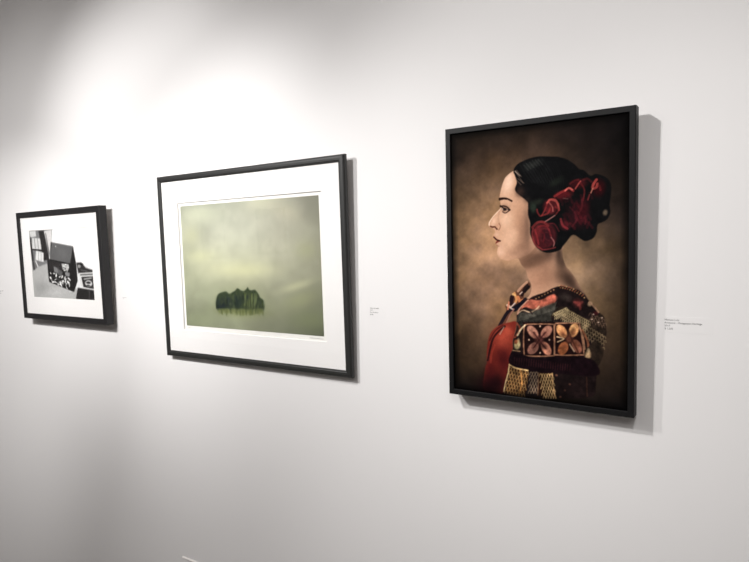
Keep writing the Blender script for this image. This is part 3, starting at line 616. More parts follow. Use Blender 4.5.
('l',[(.8513,.2864),(.854,.2929),(.858,.2949),(.862,.2932),(.8647,.287)],(120,94,78),.003,.6),
('l',[(.868,.2819),(.8706,.2883),(.8746,.2903),(.8786,.2886),(.8813,.2824)],(120,94,78),.003,.6),
('b',(.8048,.3616),.0156,.0112,(214,176,140),.9,.6,30),
('l',[(.8022,.3685),(.8334,.3484),(.8488,.335)],(180,140,110),.008,.8),
('b',(.8334,.331),.0206,.0098,(60,24,26),.9,.7,0),
('b',(.8231,.3271),.0062,.0035,(210,180,160),.8,.6,0),
('b',(.8668,.3164),.0061,.0035,(210,180,160),.8,.6,0),
('b',(.8154,.3094),.0062,.0036,(210,180,160),.8,.6,0),
('b',(.849,.3001),.0061,.0035,(210,180,160),.8,.6,0),
('p',[(.437,.2848),(.6188,.2916),(.755,.2932),(.7815,.2341),(.7816,.1772),(.5626,.1607),(.4298,.1605)],(30,16,16),.004,1.0,0),
('l',[(.4633,.2783),(.5948,.2834),(.6142,.2715),(.6139,.1821),(.5942,.1681),(.4622,.1605),(.4417,.1725),(.4427,.2644),(.4633,.2783)],(150,108,84),.006,.9),
('l',[(.6332,.2886),(.7364,.2925),(.7524,.2825),(.7737,.1928),(.7578,.1812),(.6328,.174),(.6162,.184),(.6166,.277),(.6332,.2886)],(150,108,84),.006,.9),
('b',(.4933,.2506),.0288,.0298,(172,122,102),1.0,.22,-38),
('b',(.5036,.2414),.0196,.0194,(104,62,54),.7,.8,-38),
('l',[(.4933,.2506),(.5293,.2218)],(80,46,42),.004,.7),
('b',(.571,.255),.0281,.0293,(158,110,92),1.0,.22,38),
('b',(.5608,.245),.0192,.0191,(104,62,54),.7,.8,38),
('l',[(.571,.255),(.5293,.2218)],(80,46,42),.004,.7),
('b',(.4945,.1903),.0289,.0298,(146,100,86),1.0,.22,40),
('b',(.505,.2006),.0196,.0194,(104,62,54),.7,.8,40),
('l',[(.4945,.1903),(.5293,.2218)],(80,46,42),.004,.7),
('b',(.569,.1936),.0281,.0295,(182,122,98),1.0,.22,-30),
('b',(.5588,.2026),.0193,.0192,(104,62,54),.7,.8,-30),
('l',[(.569,.1936),(.5293,.2218)],(80,46,42),.004,.7),
('b',(.5293,.2218),.0342,.0222,(96,56,50),.9,.7,0),
('b',(.4715,.2209),.0064,.0049,(214,176,150),.9,.5,0),
('b',(.5872,.2265),.0062,.0048,(214,176,150),.9,.5,0),
('b',(.5347,.1758),.0063,.0048,(214,176,150),.9,.5,0),
('b',(.5354,.2738),.0063,.0048,(214,176,150),.9,.5,0),
('l',[(.5008,.2501),(.5293,.2218),(.5633,.194)],(60,32,30),.006,.7),
('l',[(.5637,.2529),(.5293,.2218),(.5003,.1944)],(60,32,30),.006,.7),
('b',(.6552,.2605),.0284,.029,(190,134,90),1.0,.22,-32),
('b',(.6628,.2522),.0197,.0181,(104,60,42),.7,.8,-32),
('b',(.7203,.2669),.0278,.0286,(208,150,100),1.0,.22,22),
('b',(.715,.2581),.0193,.018,(104,60,42),.7,.8,22),
('b',(.6632,.1993),.0284,.029,(160,94,60),1.0,.22,25),
('b',(.6709,.207),.0197,.0181,(104,60,42),.7,.8,25),
('b',(.7364,.2104),.0277,.0287,(124,78,62),1.0,.22,-25),
('b',(.7311,.2173),.0192,.0179,(104,60,42),.7,.8,-25),
('b',(.696,.2335),.0297,.0216,(104,62,48),.9,.7,0),
('b',(.7177,.2811),.0182,.0093,(240,190,130),.7,.8,0),
('b',(.6415,.2726),.0143,.0116,(232,176,120),.7,.8,0),
('l',[(.6303,.2394),(.6661,.2339),(.633,.2214)],(226,190,150),.006,.9),
('l',[(.6987,.2156),(.723,.1917)],(206,170,140),.006,.8),
('l',[(.6907,.2656),(.7122,.2307),(.7444,.1893)],(60,34,28),.008,.7),
('l',[(.7497,.2788),(.7683,.2476),(.7789,.2019)],(170,126,96),.007,.8),
('l',[(.7657,.2688),(.792,.2346),(.7974,.2065)],(130,80,56),.01,.8),
('p',[(.7789,.1984),(.8078,.2177),(.8337,.2366),(.8698,.2174),(.8725,.186),(.8496,.1529),(.8184,.1545),(.7816,.1629)],(40,32,26),.004,.95,1),
('b',(.7948,.1815),.0199,.0213,(168,138,104),.9,.6,10),
('b',(.7974,.1994),.0104,.0107,(176,150,118),.7,.6,0),
('l',[(.4014,.2797),(.419,.2578),(.3888,.2264)],(120,60,44),.01,.8),
('l',[(.4486,.274),(.4249,.2581),(.4039,.2346)],(200,176,140),.008,.9),
('b',(.4016,.1986),.0227,.0219,(178,160,116),.95,.4,10),
('b',(.3946,.2096),.0143,.0121,(120,66,44),.9,.5,20),
('b',(.4096,.216),.0095,.0113,(150,120,90),.8,.6,0),
('l',[(.3762,.1764),(.418,.1749)],(190,150,110),.004,.7),
('p',[(.367,.1664),(.418,.1674),(.4884,.1564),(.6182,.1603),(.5965,.1627),(.7816,.1736),(.8444,.1491),(.8359,.1117),(.6176,.1062),(.4649,.1028),(.3569,.1221)],(24,14,18),.004,1.0,1),
('l',[(.3862,.1514),(.3827,.1258)],(58,30,32),.003,.6),
('l',[(.4006,.151),(.3971,.1255)],(58,30,32),.003,.6),
('l',[(.4149,.1506),(.4115,.1252)],(58,30,32),.003,.6),
('l',[(.4292,.1503),(.4257,.1249)],(58,30,32),.003,.6),
('l',[(.4434,.1499),(.4399,.1245)],(58,30,32),.003,.6),
('l',[(.4575,.1495),(.4541,.1242)],(58,30,32),.003,.6),
('l',[(.4715,.1492),(.4682,.1239)],(58,30,32),.003,.6),
('l',[(.4855,.1488),(.4822,.1236)],(58,30,32),.003,.6),
('l',[(.4995,.1485),(.4962,.1233)],(58,30,32),.003,.6),
('l',[(.5134,.1481),(.5101,.123)],(58,30,32),.003,.6),
('l',[(.5272,.1477),(.5239,.1227)],(58,30,32),.003,.6),
('l',[(.5409,.1474),(.5377,.1224)],(58,30,32),.003,.6),
('l',[(.5546,.147),(.5514,.1221)],(58,30,32),.003,.6),
('l',[(.5683,.1467),(.5651,.1218)],(58,30,32),.003,.6),
('l',[(.5818,.1463),(.5787,.1215)],(58,30,32),.003,.6),
('l',[(.5953,.146),(.5922,.1212)],(58,30,32),.003,.6),
('l',[(.6088,.1456),(.6057,.1209)],(58,30,32),.003,.6),
('l',[(.6222,.1453),(.6191,.1206)],(58,30,32),.003,.6),
('l',[(.6355,.1449),(.6325,.1203)],(58,30,32),.003,.6),
('l',[(.6488,.1446),(.6458,.1201)],(58,30,32),.003,.6),
('l',[(.662,.1443),(.659,.1198)],(58,30,32),.003,.6),
('l',[(.6752,.1439),(.6722,.1195)],(58,30,32),.003,.6),
('l',[(.6883,.1436),(.6854,.1192)],(58,30,32),.003,.6),
('l',[(.7014,.1432),(.6984,.1189)],(58,30,32),.003,.6),
('p',[(.3538,.1219),(.3935,.1129),(.4647,.1062),(.4643,.0723),(.4496,.0166),(.3923,.0129),(.3155,.0151),(.3348,.0722)],(44,28,20),.003,1.0,0),
('l',[(.3476,.1006),(.3516,.1092),(.3573,.112),(.3629,.1099),(.3666,.1018)],(168,132,84),.0035,.8),
('l',[(.3646,.0994),(.3685,.108),(.3742,.1108),(.3798,.1088),(.3835,.1007)],(168,132,84),.0035,.8),
('l',[(.3815,.0982),(.3854,.1068),(.3911,.1096),(.3967,.1076),(.4003,.0995)],(168,132,84),.0035,.8),
('l',[(.3984,.0971),(.4022,.1056),(.4078,.1084),(.4134,.1064),(.417,.0983)],(168,132,84),.0035,.8),
('l',[(.4151,.0959),(.4189,.1045),(.4245,.1072),(.43,.1052),(.4336,.0972)],(168,132,84),.0035,.8),
('l',[(.4317,.0948),(.4355,.1033),(.4411,.106),(.4466,.104),(.4502,.096)],(168,132,84),.0035,.8),
('l',[(.4483,.0936),(.4521,.1021),(.4576,.1049),(.4631,.1029),(.4667,.0949)],(168,132,84),.0035,.8),
('l',[(.3516,.0872),(.3555,.0959),(.3612,.0987),(.3669,.0967),(.3705,.0885)],(168,132,84),.0035,.8),
('l',[(.3686,.0861),(.3725,.0947),(.3781,.0975),(.3838,.0955),(.3874,.0874)],(168,132,84),.0035,.8),
('l',[(.3855,.085),(.3893,.0936),(.395,.0963),(.4006,.0943),(.4042,.0863)],(168,132,84),.0035,.8),
('l',[(.4023,.0839),(.4061,.0924),(.4117,.0952),(.4173,.0932),(.4209,.0852)],(168,132,84),.0035,.8),
('l',[(.419,.0827),(.4228,.0913),(.4284,.094),(.4339,.0921),(.4375,.084)],(168,132,84),.0035,.8),
('l',[(.4356,.0816),(.4394,.0902),(.445,.0929),(.4505,.0909),(.4541,.0829)],(168,132,84),.0035,.8),
('l',[(.4522,.0805),(.4559,.089),(.4615,.0918),(.4669,.0898),(.4705,.0818)],(168,132,84),.0035,.8),
('l',[(.3385,.075),(.3424,.0837),(.3482,.0865),(.3538,.0845),(.3575,.0764)],(168,132,84),.0035,.8),
('l',[(.3556,.0739),(.3595,.0826),(.3652,.0854),(.3708,.0834),(.3745,.0753)],(168,132,84),.0035,.8),
('l',[(.3725,.0728),(.3764,.0815),(.3821,.0842),(.3877,.0822),(.3914,.0742)],(168,132,84),.0035,.8),
('l',[(.3894,.0717),(.3933,.0803),(.3989,.0831),(.4045,.0811),(.4081,.0731)],(168,132,84),.0035,.8),
('l',[(.4062,.0706),(.41,.0792),(.4156,.082),(.4212,.08),(.4248,.072)],(168,132,84),.0035,.8),
('l',[(.4229,.0696),(.4267,.0781),(.4323,.0809),(.4378,.0789),(.4414,.0709)],(168,132,84),.0035,.8),
('l',[(.4395,.0685),(.4433,.077),(.4489,.0798),(.4544,.0778),(.458,.0698)],(168,132,84),.0035,.8),
('l',[(.3425,.0617),(.3464,.0704),(.3521,.0732),(.3578,.0712),(.3615,.0631)],(168,132,84),.0035,.8),
('l',[(.3595,.0606),(.3634,.0693),(.3691,.0721),(.3748,.0701),(.3784,.062)],(168,132,84),.0035,.8),
('l',[(.3765,.0595),(.3803,.0682),(.386,.071),(.3916,.069),(.3953,.0609)],(168,132,84),.0035,.8),
('l',[(.3933,.0585),(.3972,.0671),(.4028,.0699),(.4084,.0679),(.412,.0599)],(168,132,84),.0035,.8),
('l',[(.4101,.0574),(.4139,.066),(.4195,.0688),(.4251,.0668),(.4287,.0588)],(168,132,84),.0035,.8),
('l',[(.4268,.0564),(.4306,.065),(.4362,.0677),(.4417,.0658),(.4453,.0578)],(168,132,84),.0035,.8),
('l',[(.4434,.0553),(.4472,.0639),(.4527,.0667),(.4582,.0647),(.4618,.0567)],(168,132,84),.0035,.8),
('l',[(.3293,.0494),(.3333,.0581),(.339,.0609),(.3447,.0589),(.3484,.0508)],(168,132,84),.0035,.8),
('l',[(.3464,.0483),(.3504,.057),(.3561,.0599),(.3618,.0579),(.3654,.0498)],(168,132,84),.0035,.8),
('l',[(.3635,.0473),(.3674,.056),(.3731,.0588),(.3787,.0568),(.3824,.0487)],(168,132,84),.0035,.8),
('l',[(.3804,.0463),(.3843,.0549),(.3899,.0577),(.3956,.0558),(.3992,.0477)],(168,132,84),.0035,.8),
('l',[(.3973,.0452),(.4011,.0539),(.4067,.0567),(.4123,.0547),(.416,.0467)],(168,132,84),.0035,.8),
('l',[(.414,.0442),(.4178,.0528),(.4235,.0556),(.429,.0537),(.4326,.0456)],(168,132,84),.0035,.8),
('l',[(.4307,.0432),(.4345,.0518),(.4401,.0546),(.4456,.0526),(.4492,.0446)],(168,132,84),.0035,.8),
('l',[(.3333,.036),(.3372,.0447),(.343,.0476),(.3487,.0456),(.3524,.0375)],(168,132,84),.0035,.8),
('l',[(.3504,.035),(.3543,.0437),(.36,.0465),(.3657,.0446),(.3694,.0365)],(168,132,84),.0035,.8),
('l',[(.3674,.034),(.3713,.0427),(.377,.0455),(.3826,.0435),(.3863,.0354)],(168,132,84),.0035,.8),
('l',[(.3843,.033),(.3882,.0417),(.3939,.0445),(.3995,.0425),(.4031,.0345)],(168,132,84),.0035,.8),
('l',[(.4012,.032),(.405,.0406),(.4107,.0435),(.4162,.0415),(.4199,.0335)],(168,132,84),.0035,.8),
('l',[(.4179,.031),(.4218,.0396),(.4274,.0424),(.4329,.0405),(.4365,.0325)],(168,132,84),.0035,.8),
('l',[(.4346,.03),(.4384,.0386),(.444,.0414),(.4495,.0395),(.4531,.0315)],(168,132,84),.0035,.8),
('l',[(.3201,.0236),(.3241,.0324),(.3298,.0352),(.3356,.0333),(.3393,.0251)],(168,132,84),.0035,.8),
('l',[(.3373,.0226),(.3412,.0314),(.347,.0342),(.3527,.0323),(.3563,.0241)],(168,132,84),.0035,.8),
('l',[(.3544,.0217),(.3583,.0304),(.364,.0332),(.3697,.0313),(.3733,.0232)],(168,132,84),.0035,.8),
('l',[(.3714,.0207),(.3753,.0294),(.3809,.0322),(.3866,.0303),(.3902,.0222)],(168,132,84),.0035,.8),
('l',[(.3883,.0197),(.3921,.0284),(.3978,.0312),(.4034,.0293),(.4071,.0212)],(168,132,84),.0035,.8),
('l',[(.4051,.0188),(.4089,.0274),(.4146,.0303),(.4201,.0283),(.4238,.0203)],(168,132,84),.0035,.8),
('l',[(.4218,.0178),(.4257,.0265),(.4313,.0293),(.4368,.0273),(.4404,.0193)],(168,132,84),.0035,.8),
('l',[(.3241,.0102),(.328,.019),(.3338,.0218),(.3395,.0199),(.3432,.0117)],(168,132,84),.0035,.8),
('l',[(.3412,.0093),(.3452,.018),(.3509,.0209),(.3566,.0189),(.3603,.0108)],(168,132,84),.0035,.8),
('l',[(.3583,.0083),(.3622,.0171),(.368,.0199),(.3736,.018),(.3773,.0099)],(168,132,84),.0035,.8),
('l',[(.3753,.0074),(.3792,.0161),(.3849,.019),(.3905,.017),(.3942,.0089)],(168,132,84),.0035,.8),
('l',[(.3922,.0065),(.3961,.0152),(.4017,.018),(.4073,.0161),(.411,.008)],(168,132,84),.0035,.8),
('l',[(.409,.0055),(.4129,.0142),(.4185,.017),(.4241,.0151),(.4277,.0071)],(168,132,84),.0035,.8),
('l',[(.4258,.0046),(.4296,.0133),(.4352,.0161),(.4407,.0142),(.4443,.0062)],(168,132,84),.0035,.8),
('l',[(.3592,.0959),(.3619,.1019),(.3659,.1038),(.3698,.1024),(.3723,.0968)],(110,76,46),.0035,.7),
('l',[(.3764,.0948),(.3791,.1007),(.383,.1026),(.3869,.1012),(.3894,.0956)],(110,76,46),.0035,.7),
('l',[(.3934,.0936),(.3961,.0996),(.4,.1015),(.4039,.1001),(.4064,.0945)],(110,76,46),.0035,.7),
('l',[(.4104,.0925),(.413,.0984),(.4169,.1003),(.4207,.0989),(.4233,.0934)],(110,76,46),.0035,.7),
('l',[(.4272,.0914),(.4299,.0973),(.4337,.0992),(.4375,.0978),(.44,.0923)],(110,76,46),.0035,.7),
('l',[(.444,.0903),(.4466,.0962),(.4505,.098),(.4543,.0967),(.4567,.0911)],(110,76,46),.0035,.7),
('l',[(.3633,.0826),(.366,.0886),(.3699,.0905),(.3738,.0891),(.3764,.0835)],(110,76,46),.0035,.7),
('l',[(.3804,.0815),(.3831,.0875),(.387,.0894),(.3909,.088),(.3934,.0824)],(110,76,46),.0035,.7),
('l',[(.3974,.0804),(.4001,.0864),(.404,.0883),(.4079,.0869),(.4104,.0813)],(110,76,46),.0035,.7),
('l',[(.4144,.0793),(.417,.0852),(.4209,.0872),(.4247,.0858),(.4272,.0802)],(110,76,46),.0035,.7),
('l',[(.4312,.0782),(.4338,.0841),(.4377,.086),(.4415,.0847),(.444,.0791)],(110,76,46),.0035,.7),
('l',[(.448,.0771),(.4506,.083),(.4544,.0849),(.4582,.0836),(.4607,.078)],(110,76,46),.0035,.7),
('l',[(.3501,.0704),(.3529,.0764),(.3568,.0783),(.3607,.077),(.3633,.0713)],(110,76,46),.0035,.7),
('l',[(.3673,.0693),(.37,.0753),(.374,.0772),(.3779,.0759),(.3804,.0703)],(110,76,46),.0035,.7),
('l',[(.3844,.0683),(.3871,.0742),(.391,.0762),(.3949,.0748),(.3974,.0692)],(110,76,46),.0035,.7),
('l',[(.4015,.0672),(.4041,.0731),(.408,.0751),(.4119,.0737),(.4144,.0681)],(110,76,46),.0035,.7),
('l',[(.4184,.0661),(.421,.0721),(.4249,.074),(.4287,.0726),(.4312,.0671)],(110,76,46),.0035,.7),
('l',[(.4352,.0651),(.4378,.071),(.4417,.0729),(.4455,.0715),(.448,.066)],(110,76,46),.0035,.7),
('l',[(.3542,.0571),(.3569,.0631),(.3609,.065),(.3648,.0637),(.3673,.058)],(110,76,46),.0035,.7),
('l',[(.3714,.056),(.3741,.062),(.378,.064),(.3819,.0626),(.3844,.057)],(110,76,46),.0035,.7),
('l',[(.3885,.055),(.3911,.061),(.3951,.0629),(.3989,.0616),(.4015,.056)],(110,76,46),.0035,.7),
('l',[(.4055,.054),(.4081,.0599),(.412,.0619),(.4159,.0605),(.4184,.0549)],(110,76,46),.0035,.7),
('l',[(.4224,.0529),(.425,.0589),(.4289,.0608),(.4327,.0595),(.4352,.0539)],(110,76,46),.0035,.7),
('l',[(.4392,.0519),(.4418,.0579),(.4457,.0598),(.4495,.0584),(.452,.0529)],(110,76,46),.0035,.7),
('l',[(.341,.0448),(.3437,.0508),(.3477,.0528),(.3516,.0514),(.3542,.0458)],(110,76,46),.0035,.7),
('l',[(.3583,.0438),(.361,.0498),(.3649,.0517),(.3688,.0504),(.3714,.0448)],(110,76,46),.0035,.7),
('l',[(.3754,.0428),(.3781,.0488),(.3821,.0507),(.3859,.0493),(.3885,.0438)],(110,76,46),.0035,.7),
('l',[(.3925,.0418),(.3952,.0477),(.3991,.0497),(.403,.0483),(.4055,.0427)],(110,76,46),.0035,.7),
('l',[(.4095,.0408),(.4121,.0467),(.416,.0487),(.4199,.0473),(.4224,.0417)],(110,76,46),.0035,.7),
('l',[(.4264,.0398),(.429,.0457),(.4329,.0477),(.4367,.0463),(.4392,.0408)],(110,76,46),.0035,.7),
('l',[(.3451,.0314),(.3478,.0375),(.3518,.0394),(.3557,.0381),(.3583,.0325)],(110,76,46),.0035,.7),
('l',[(.3623,.0305),(.365,.0365),(.369,.0384),(.3729,.0371),(.3754,.0315)],(110,76,46),.0035,.7),
('l',[(.3795,.0295),(.3822,.0355),(.3861,.0375),(.39,.0361),(.3925,.0305)],(110,76,46),.0035,.7),
('l',[(.3965,.0285),(.3992,.0345),(.4031,.0365),(.407,.0351),(.4095,.0295)],(110,76,46),.0035,.7),
('l',[(.4135,.0276),(.4161,.0335),(.42,.0355),(.4239,.0341),(.4264,.0286)],(110,76,46),.0035,.7),
('l',[(.4304,.0266),(.433,.0326),(.4369,.0345),(.4407,.0332),(.4432,.0276)],(110,76,46),.0035,.7),
('l',[(.3318,.019),(.3346,.0251),(.3386,.0271),(.3425,.0257),(.3451,.0201)],(110,76,46),.0035,.7),
('l',[(.3491,.0181),(.3519,.0241),(.3558,.0261),(.3598,.0248),(.3623,.0191)],(110,76,46),.0035,.7),
('l',[(.3664,.0172),(.3691,.0232),(.373,.0252),(.3769,.0238),(.3795,.0182)],(110,76,46),.0035,.7),
('l',[(.3835,.0162),(.3862,.0222),(.3901,.0242),(.394,.0229),(.3965,.0173)],(110,76,46),.0035,.7),
('l',[(.4005,.0153),(.4032,.0213),(.4071,.0232),(.411,.0219),(.4135,.0163)],(110,76,46),.0035,.7),
('l',[(.4175,.0144),(.4202,.0203),(.424,.0223),(.4279,.021),(.4304,.0154)],(110,76,46),.0035,.7),
('l',[(.3359,.0057),(.3386,.0117),(.3426,.0137),(.3466,.0124),(.3491,.0067)],(110,76,46),.0035,.7),
('l',[(.3532,.0048),(.3559,.0108),(.3599,.0128),(.3638,.0115),(.3664,.0058)],(110,76,46),.0035,.7),
('l',[(.3704,.0039),(.3731,.0099),(.3771,.0119),(.381,.0105),(.3835,.0049)],(110,76,46),.0035,.7),
('l',[(.3875,.003),(.3902,.009),(.3941,.011),(.398,.0096),(.4006,.004)],(110,76,46),.0035,.7),
('l',[(.4046,.0021),(.4072,.0081),(.4111,.01),(.415,.0087),(.4175,.0031)],(110,76,46),.0035,.7),
('l',[(.4215,.0012),(.4242,.0072),(.428,.0091),(.4319,.0078),(.4344,.0022)],(110,76,46),.0035,.7),
('l',[(.3538,.1219),(.346,.0868),(.3308,.0534),(.3192,.0154)],(206,176,130),.006,.9),
('l',[(.3537,.1205),(.3935,.1106),(.4647,.1062)],(220,184,130),.006,.9),
('l',[(.4221,.1057),(.4287,.0606),(.414,.0183)],(214,150,84),.006,.7),
('p',[(.4717,.1022),(.5239,.1035),(.5198,.0178),(.4532,.0169)],(34,28,28),.003,1.0,0),
('l',[(.4744,.0916),(.4775,.0988),(.4822,.1011),(.4868,.0994),(.4898,.0927)],(134,112,90),.0035,.7),
('l',[(.4901,.0927),(.4933,.0999),(.4979,.1022),(.5025,.1005),(.5055,.0938)],(134,112,90),.0035,.7),
('l',[(.5058,.0938),(.509,.1009),(.5136,.1032),(.5181,.1016),(.5211,.0949)],(134,112,90),.0035,.7),
('l',[(.4808,.0803),(.4839,.0875),(.4885,.0898),(.4931,.0881),(.4962,.0814)],(134,112,90),.0035,.7),
('l',[(.4965,.0814),(.4996,.0886),(.5042,.0909),(.5088,.0892),(.5118,.0825)],(134,112,90),.0035,.7),
('l',[(.5122,.0826),(.5153,.0897),(.5199,.092),(.5244,.0903),(.5274,.0836)],(134,112,90),.0035,.7),
('l',[(.4713,.0679),(.4745,.0751),(.4791,.0774),(.4838,.0757),(.4868,.069)],(134,112,90),.0035,.7),
('l',[(.4871,.069),(.4903,.0762),(.4949,.0785),(.4995,.0769),(.5025,.0702)],(134,112,90),.0035,.7),
('l',[(.5029,.0702),(.506,.0773),(.5106,.0797),(.5152,.078),(.5182,.0713)],(134,112,90),.0035,.7),
('l',[(.4777,.0566),(.4809,.0638),(.4855,.0661),(.4901,.0645),(.4932,.0577)],(134,112,90),.0035,.7),
('l',[(.4935,.0578),(.4966,.0649),(.5013,.0673),(.5059,.0656),(.5089,.0589)],(134,112,90),.0035,.7),
('l',[(.5092,.0589),(.5123,.0661),(.5169,.0684),(.5215,.0668),(.5245,.0601)],(134,112,90),.0035,.7),
('l',[(.4683,.0441),(.4715,.0513),(.4761,.0537),(.4807,.052),(.4838,.0453)],(134,112,90),.0035,.7),
('l',[(.4841,.0453),(.4873,.0525),(.4919,.0548),(.4965,.0532),(.4995,.0465)],(134,112,90),.0035,.7),
('l',[(.4999,.0465),(.503,.0537),(.5076,.056),(.5122,.0544),(.5152,.0477)],(134,112,90),.0035,.7),
('l',[(.4747,.0328),(.4779,.04),(.4825,.0424),(.4871,.0407),(.4902,.034)],(134,112,90),.0035,.7),
('l',[(.4905,.034),(.4936,.0412),(.4983,.0436),(.5029,.0419),(.5059,.0352)],(134,112,90),.0035,.7),
('l',[(.5062,.0353),(.5094,.0424),(.514,.0448),(.5185,.0432),(.5215,.0365)],(134,112,90),.0035,.7),
('l',[(.4652,.0202),(.4684,.0275),(.4731,.0298),(.4777,.0282),(.4808,.0215)],(134,112,90),.0035,.7),
('l',[(.4811,.0215),(.4843,.0287),(.4889,.0311),(.4935,.0295),(.4965,.0227)],(134,112,90),.0035,.7),
('l',[(.4969,.0228),(.5,.03),(.5046,.0323),(.5092,.0307),(.5122,.024)],(134,112,90),.0035,.7),
('p',[(.5274,.1037),(.6024,.1044),(.6189,.0147),(.5198,.0155)],(38,24,18),.003,1.0,0),
('l',[(.53,.0888),(.5331,.0959),(.5377,.0981),(.5422,.0965),(.5452,.0898)],(172,142,98),.004,.8),
('l',[(.5447,.0898),(.5478,.0969),(.5523,.0991),(.5568,.0975),(.5598,.0908)],(172,142,98),.004,.8),
('l',[(.5593,.0908),(.5623,.0979),(.5668,.1001),(.5713,.0985),(.5743,.0919)],(172,142,98),.004,.8),
('l',[(.5738,.0918),(.5768,.0989),(.5813,.1011),(.5858,.0995),(.5887,.0929)],(172,142,98),.004,.8),
('l',[(.5882,.0928),(.5912,.0999),(.5957,.1021),(.6001,.1005),(.6031,.0939)],(172,142,98),.004,.8),
('l',[(.5394,.0778),(.5424,.0849),(.547,.0872),(.5515,.0855),(.5545,.0789)],(172,142,98),.004,.8),
('l',[(.554,.0788),(.557,.0859),(.5615,.0882),(.566,.0866),(.569,.0799)],(172,142,98),.004,.8),
('l',[(.5685,.0799),(.5715,.0869),(.576,.0892),(.5805,.0876),(.5835,.0809)],(172,142,98),.004,.8),
('l',[(.583,.0809),(.586,.088),(.5905,.0902),(.5949,.0886),(.5979,.082)],(172,142,98),.004,.8),
('l',[(.5973,.0819),(.6004,.089),(.6048,.0913),(.6093,.0896),(.6122,.083)],(172,142,98),.004,.8),
('l',[(.534,.0657),(.5371,.0729),(.5417,.0752),(.5462,.0735),(.5492,.0668)],(172,142,98),.004,.8),
('l',[(.5487,.0668),(.5517,.0739),(.5563,.0762),(.5608,.0746),(.5637,.0679)],(172,142,98),.004,.8),
('l',[(.5632,.0679),(.5663,.075),(.5708,.0773),(.5753,.0756),(.5782,.069)],(172,142,98),.004,.8),
('l',[(.5777,.069),(.5807,.076),(.5852,.0783),(.5897,.0767),(.5926,.0701)],(172,142,98),.004,.8),
('l',[(.5921,.07),(.5951,.0771),(.5996,.0794),(.6041,.0777),(.607,.0711)],(172,142,98),.004,.8),
('l',[(.5433,.0548),(.5464,.0619),(.551,.0642),(.5555,.0626),(.5584,.0559)],(172,142,98),.004,.8),
('l',[(.5579,.0559),(.561,.063),(.5655,.0653),(.57,.0637),(.573,.057)],(172,142,98),.004,.8),
('l',[(.5724,.057),(.5755,.0641),(.58,.0664),(.5845,.0647),(.5874,.0581)],(172,142,98),.004,.8),
('l',[(.5869,.0581),(.5899,.0651),(.5944,.0674),(.5989,.0658),(.6018,.0592)],(172,142,98),.004,.8),
('l',[(.6013,.0592),(.6043,.0662),(.6088,.0685),(.6132,.0669),(.6161,.0603)],(172,142,98),.004,.8),
('l',[(.538,.0427),(.5411,.0498),(.5456,.0522),(.5502,.0505),(.5531,.0439)],(172,142,98),.004,.8),
('l',[(.5526,.0438),(.5557,.051),(.5602,.0533),(.5647,.0517),(.5677,.045)],(172,142,98),.004,.8),
('l',[(.5672,.045),(.5702,.0521),(.5747,.0544),(.5792,.0528),(.5822,.0461)],(172,142,98),.004,.8),
('l',[(.5817,.0461),(.5847,.0532),(.5892,.0555),(.5936,.0539),(.5966,.0472)],(172,142,98),.004,.8),
('l',[(.5961,.0472),(.5991,.0543),(.6036,.0566),(.608,.055),(.6109,.0484)],(172,142,98),.004,.8),
('l',[(.5473,.0318),(.5504,.0389),(.5549,.0412),(.5594,.0396),(.5624,.033)],(172,142,98),.004,.8),
('l',[(.5619,.0329),(.5649,.04),(.5695,.0424),(.574,.0408),(.5769,.0341)],(172,142,98),.004,.8),
('l',[(.5764,.0341),(.5794,.0412),(.5839,.0435),(.5884,.0419),(.5914,.0353)],(172,142,98),.004,.8),
('l',[(.5909,.0352),(.5939,.0423),(.5983,.0446),(.6028,.043),(.6057,.0364)],(172,142,98),.004,.8),
('l',[(.6052,.0364),(.6082,.0434),(.6127,.0458),(.6171,.0441),(.62,.0376)],(172,142,98),.004,.8),
('l',[(.542,.0197),(.5451,.0268),(.5496,.0292),(.5541,.0275),(.5571,.0209)],(172,142,98),.004,.8),
('l',[(.5566,.0208),(.5597,.028),(.5642,.0303),(.5687,.0287),(.5716,.0221)],(172,142,98),.004,.8),
('l',[(.5711,.022),(.5742,.0292),(.5787,.0315),(.5832,.0299),(.5861,.0233)],(172,142,98),.004,.8),
('l',[(.5856,.0232),(.5886,.0303),(.5931,.0326),(.5976,.031),(.6005,.0244)],(172,142,98),.004,.8),
('l',[(.6,.0244),(.603,.0315),(.6075,.0338),(.6119,.0322),(.6149,.0256)],(172,142,98),.004,.8),
('l',[(.5513,.0087),(.5543,.0159),(.5589,.0183),(.5634,.0167),(.5664,.01)],(172,142,98),.004,.8),
('l',[(.5659,.01),(.5689,.0171),(.5734,.0194),(.5779,.0178),(.5809,.0112)],(172,142,98),.004,.8),
('l',[(.5804,.0112),(.5834,.0183),(.5879,.0206),(.5924,.019),(.5953,.0124)],(172,142,98),.004,.8),
('l',[(.5948,.0124),(.5978,.0195),(.6023,.0218),(.6067,.0202),(.6097,.0136)],(172,142,98),.004,.8),
('l',[(.6092,.0136),(.6122,.0207),(.6166,.023),(.6211,.0214),(.624,.0148)],(172,142,98),.004,.8),
('l',[(.6024,.1044),(.6076,.0604),(.6209,.0149)],(190,150,104),.006,.8),
('l',[(.5253,.1013),(.5198,.0178)],(120,90,66),.004,.7),
('b',(.6259,.0994),.0094,.0053,(110,74,60),.8,.6,0),
('b',(.6723,.0478),.0092,.0053,(110,74,60),.8,.6,0),
('b',(.6477,.0216),.0093,.0053,(110,74,60),.8,.6,0),
('b',(.6986,.0717),.0091,.0052,(110,74,60),.8,.6,0),
('b',(.6765,.0567),.058,.0292,(20,14,14),.6,1.0,0),
('l',[(.7885,.1036),(.7914,.0369)],(62,40,32),.006,.6),
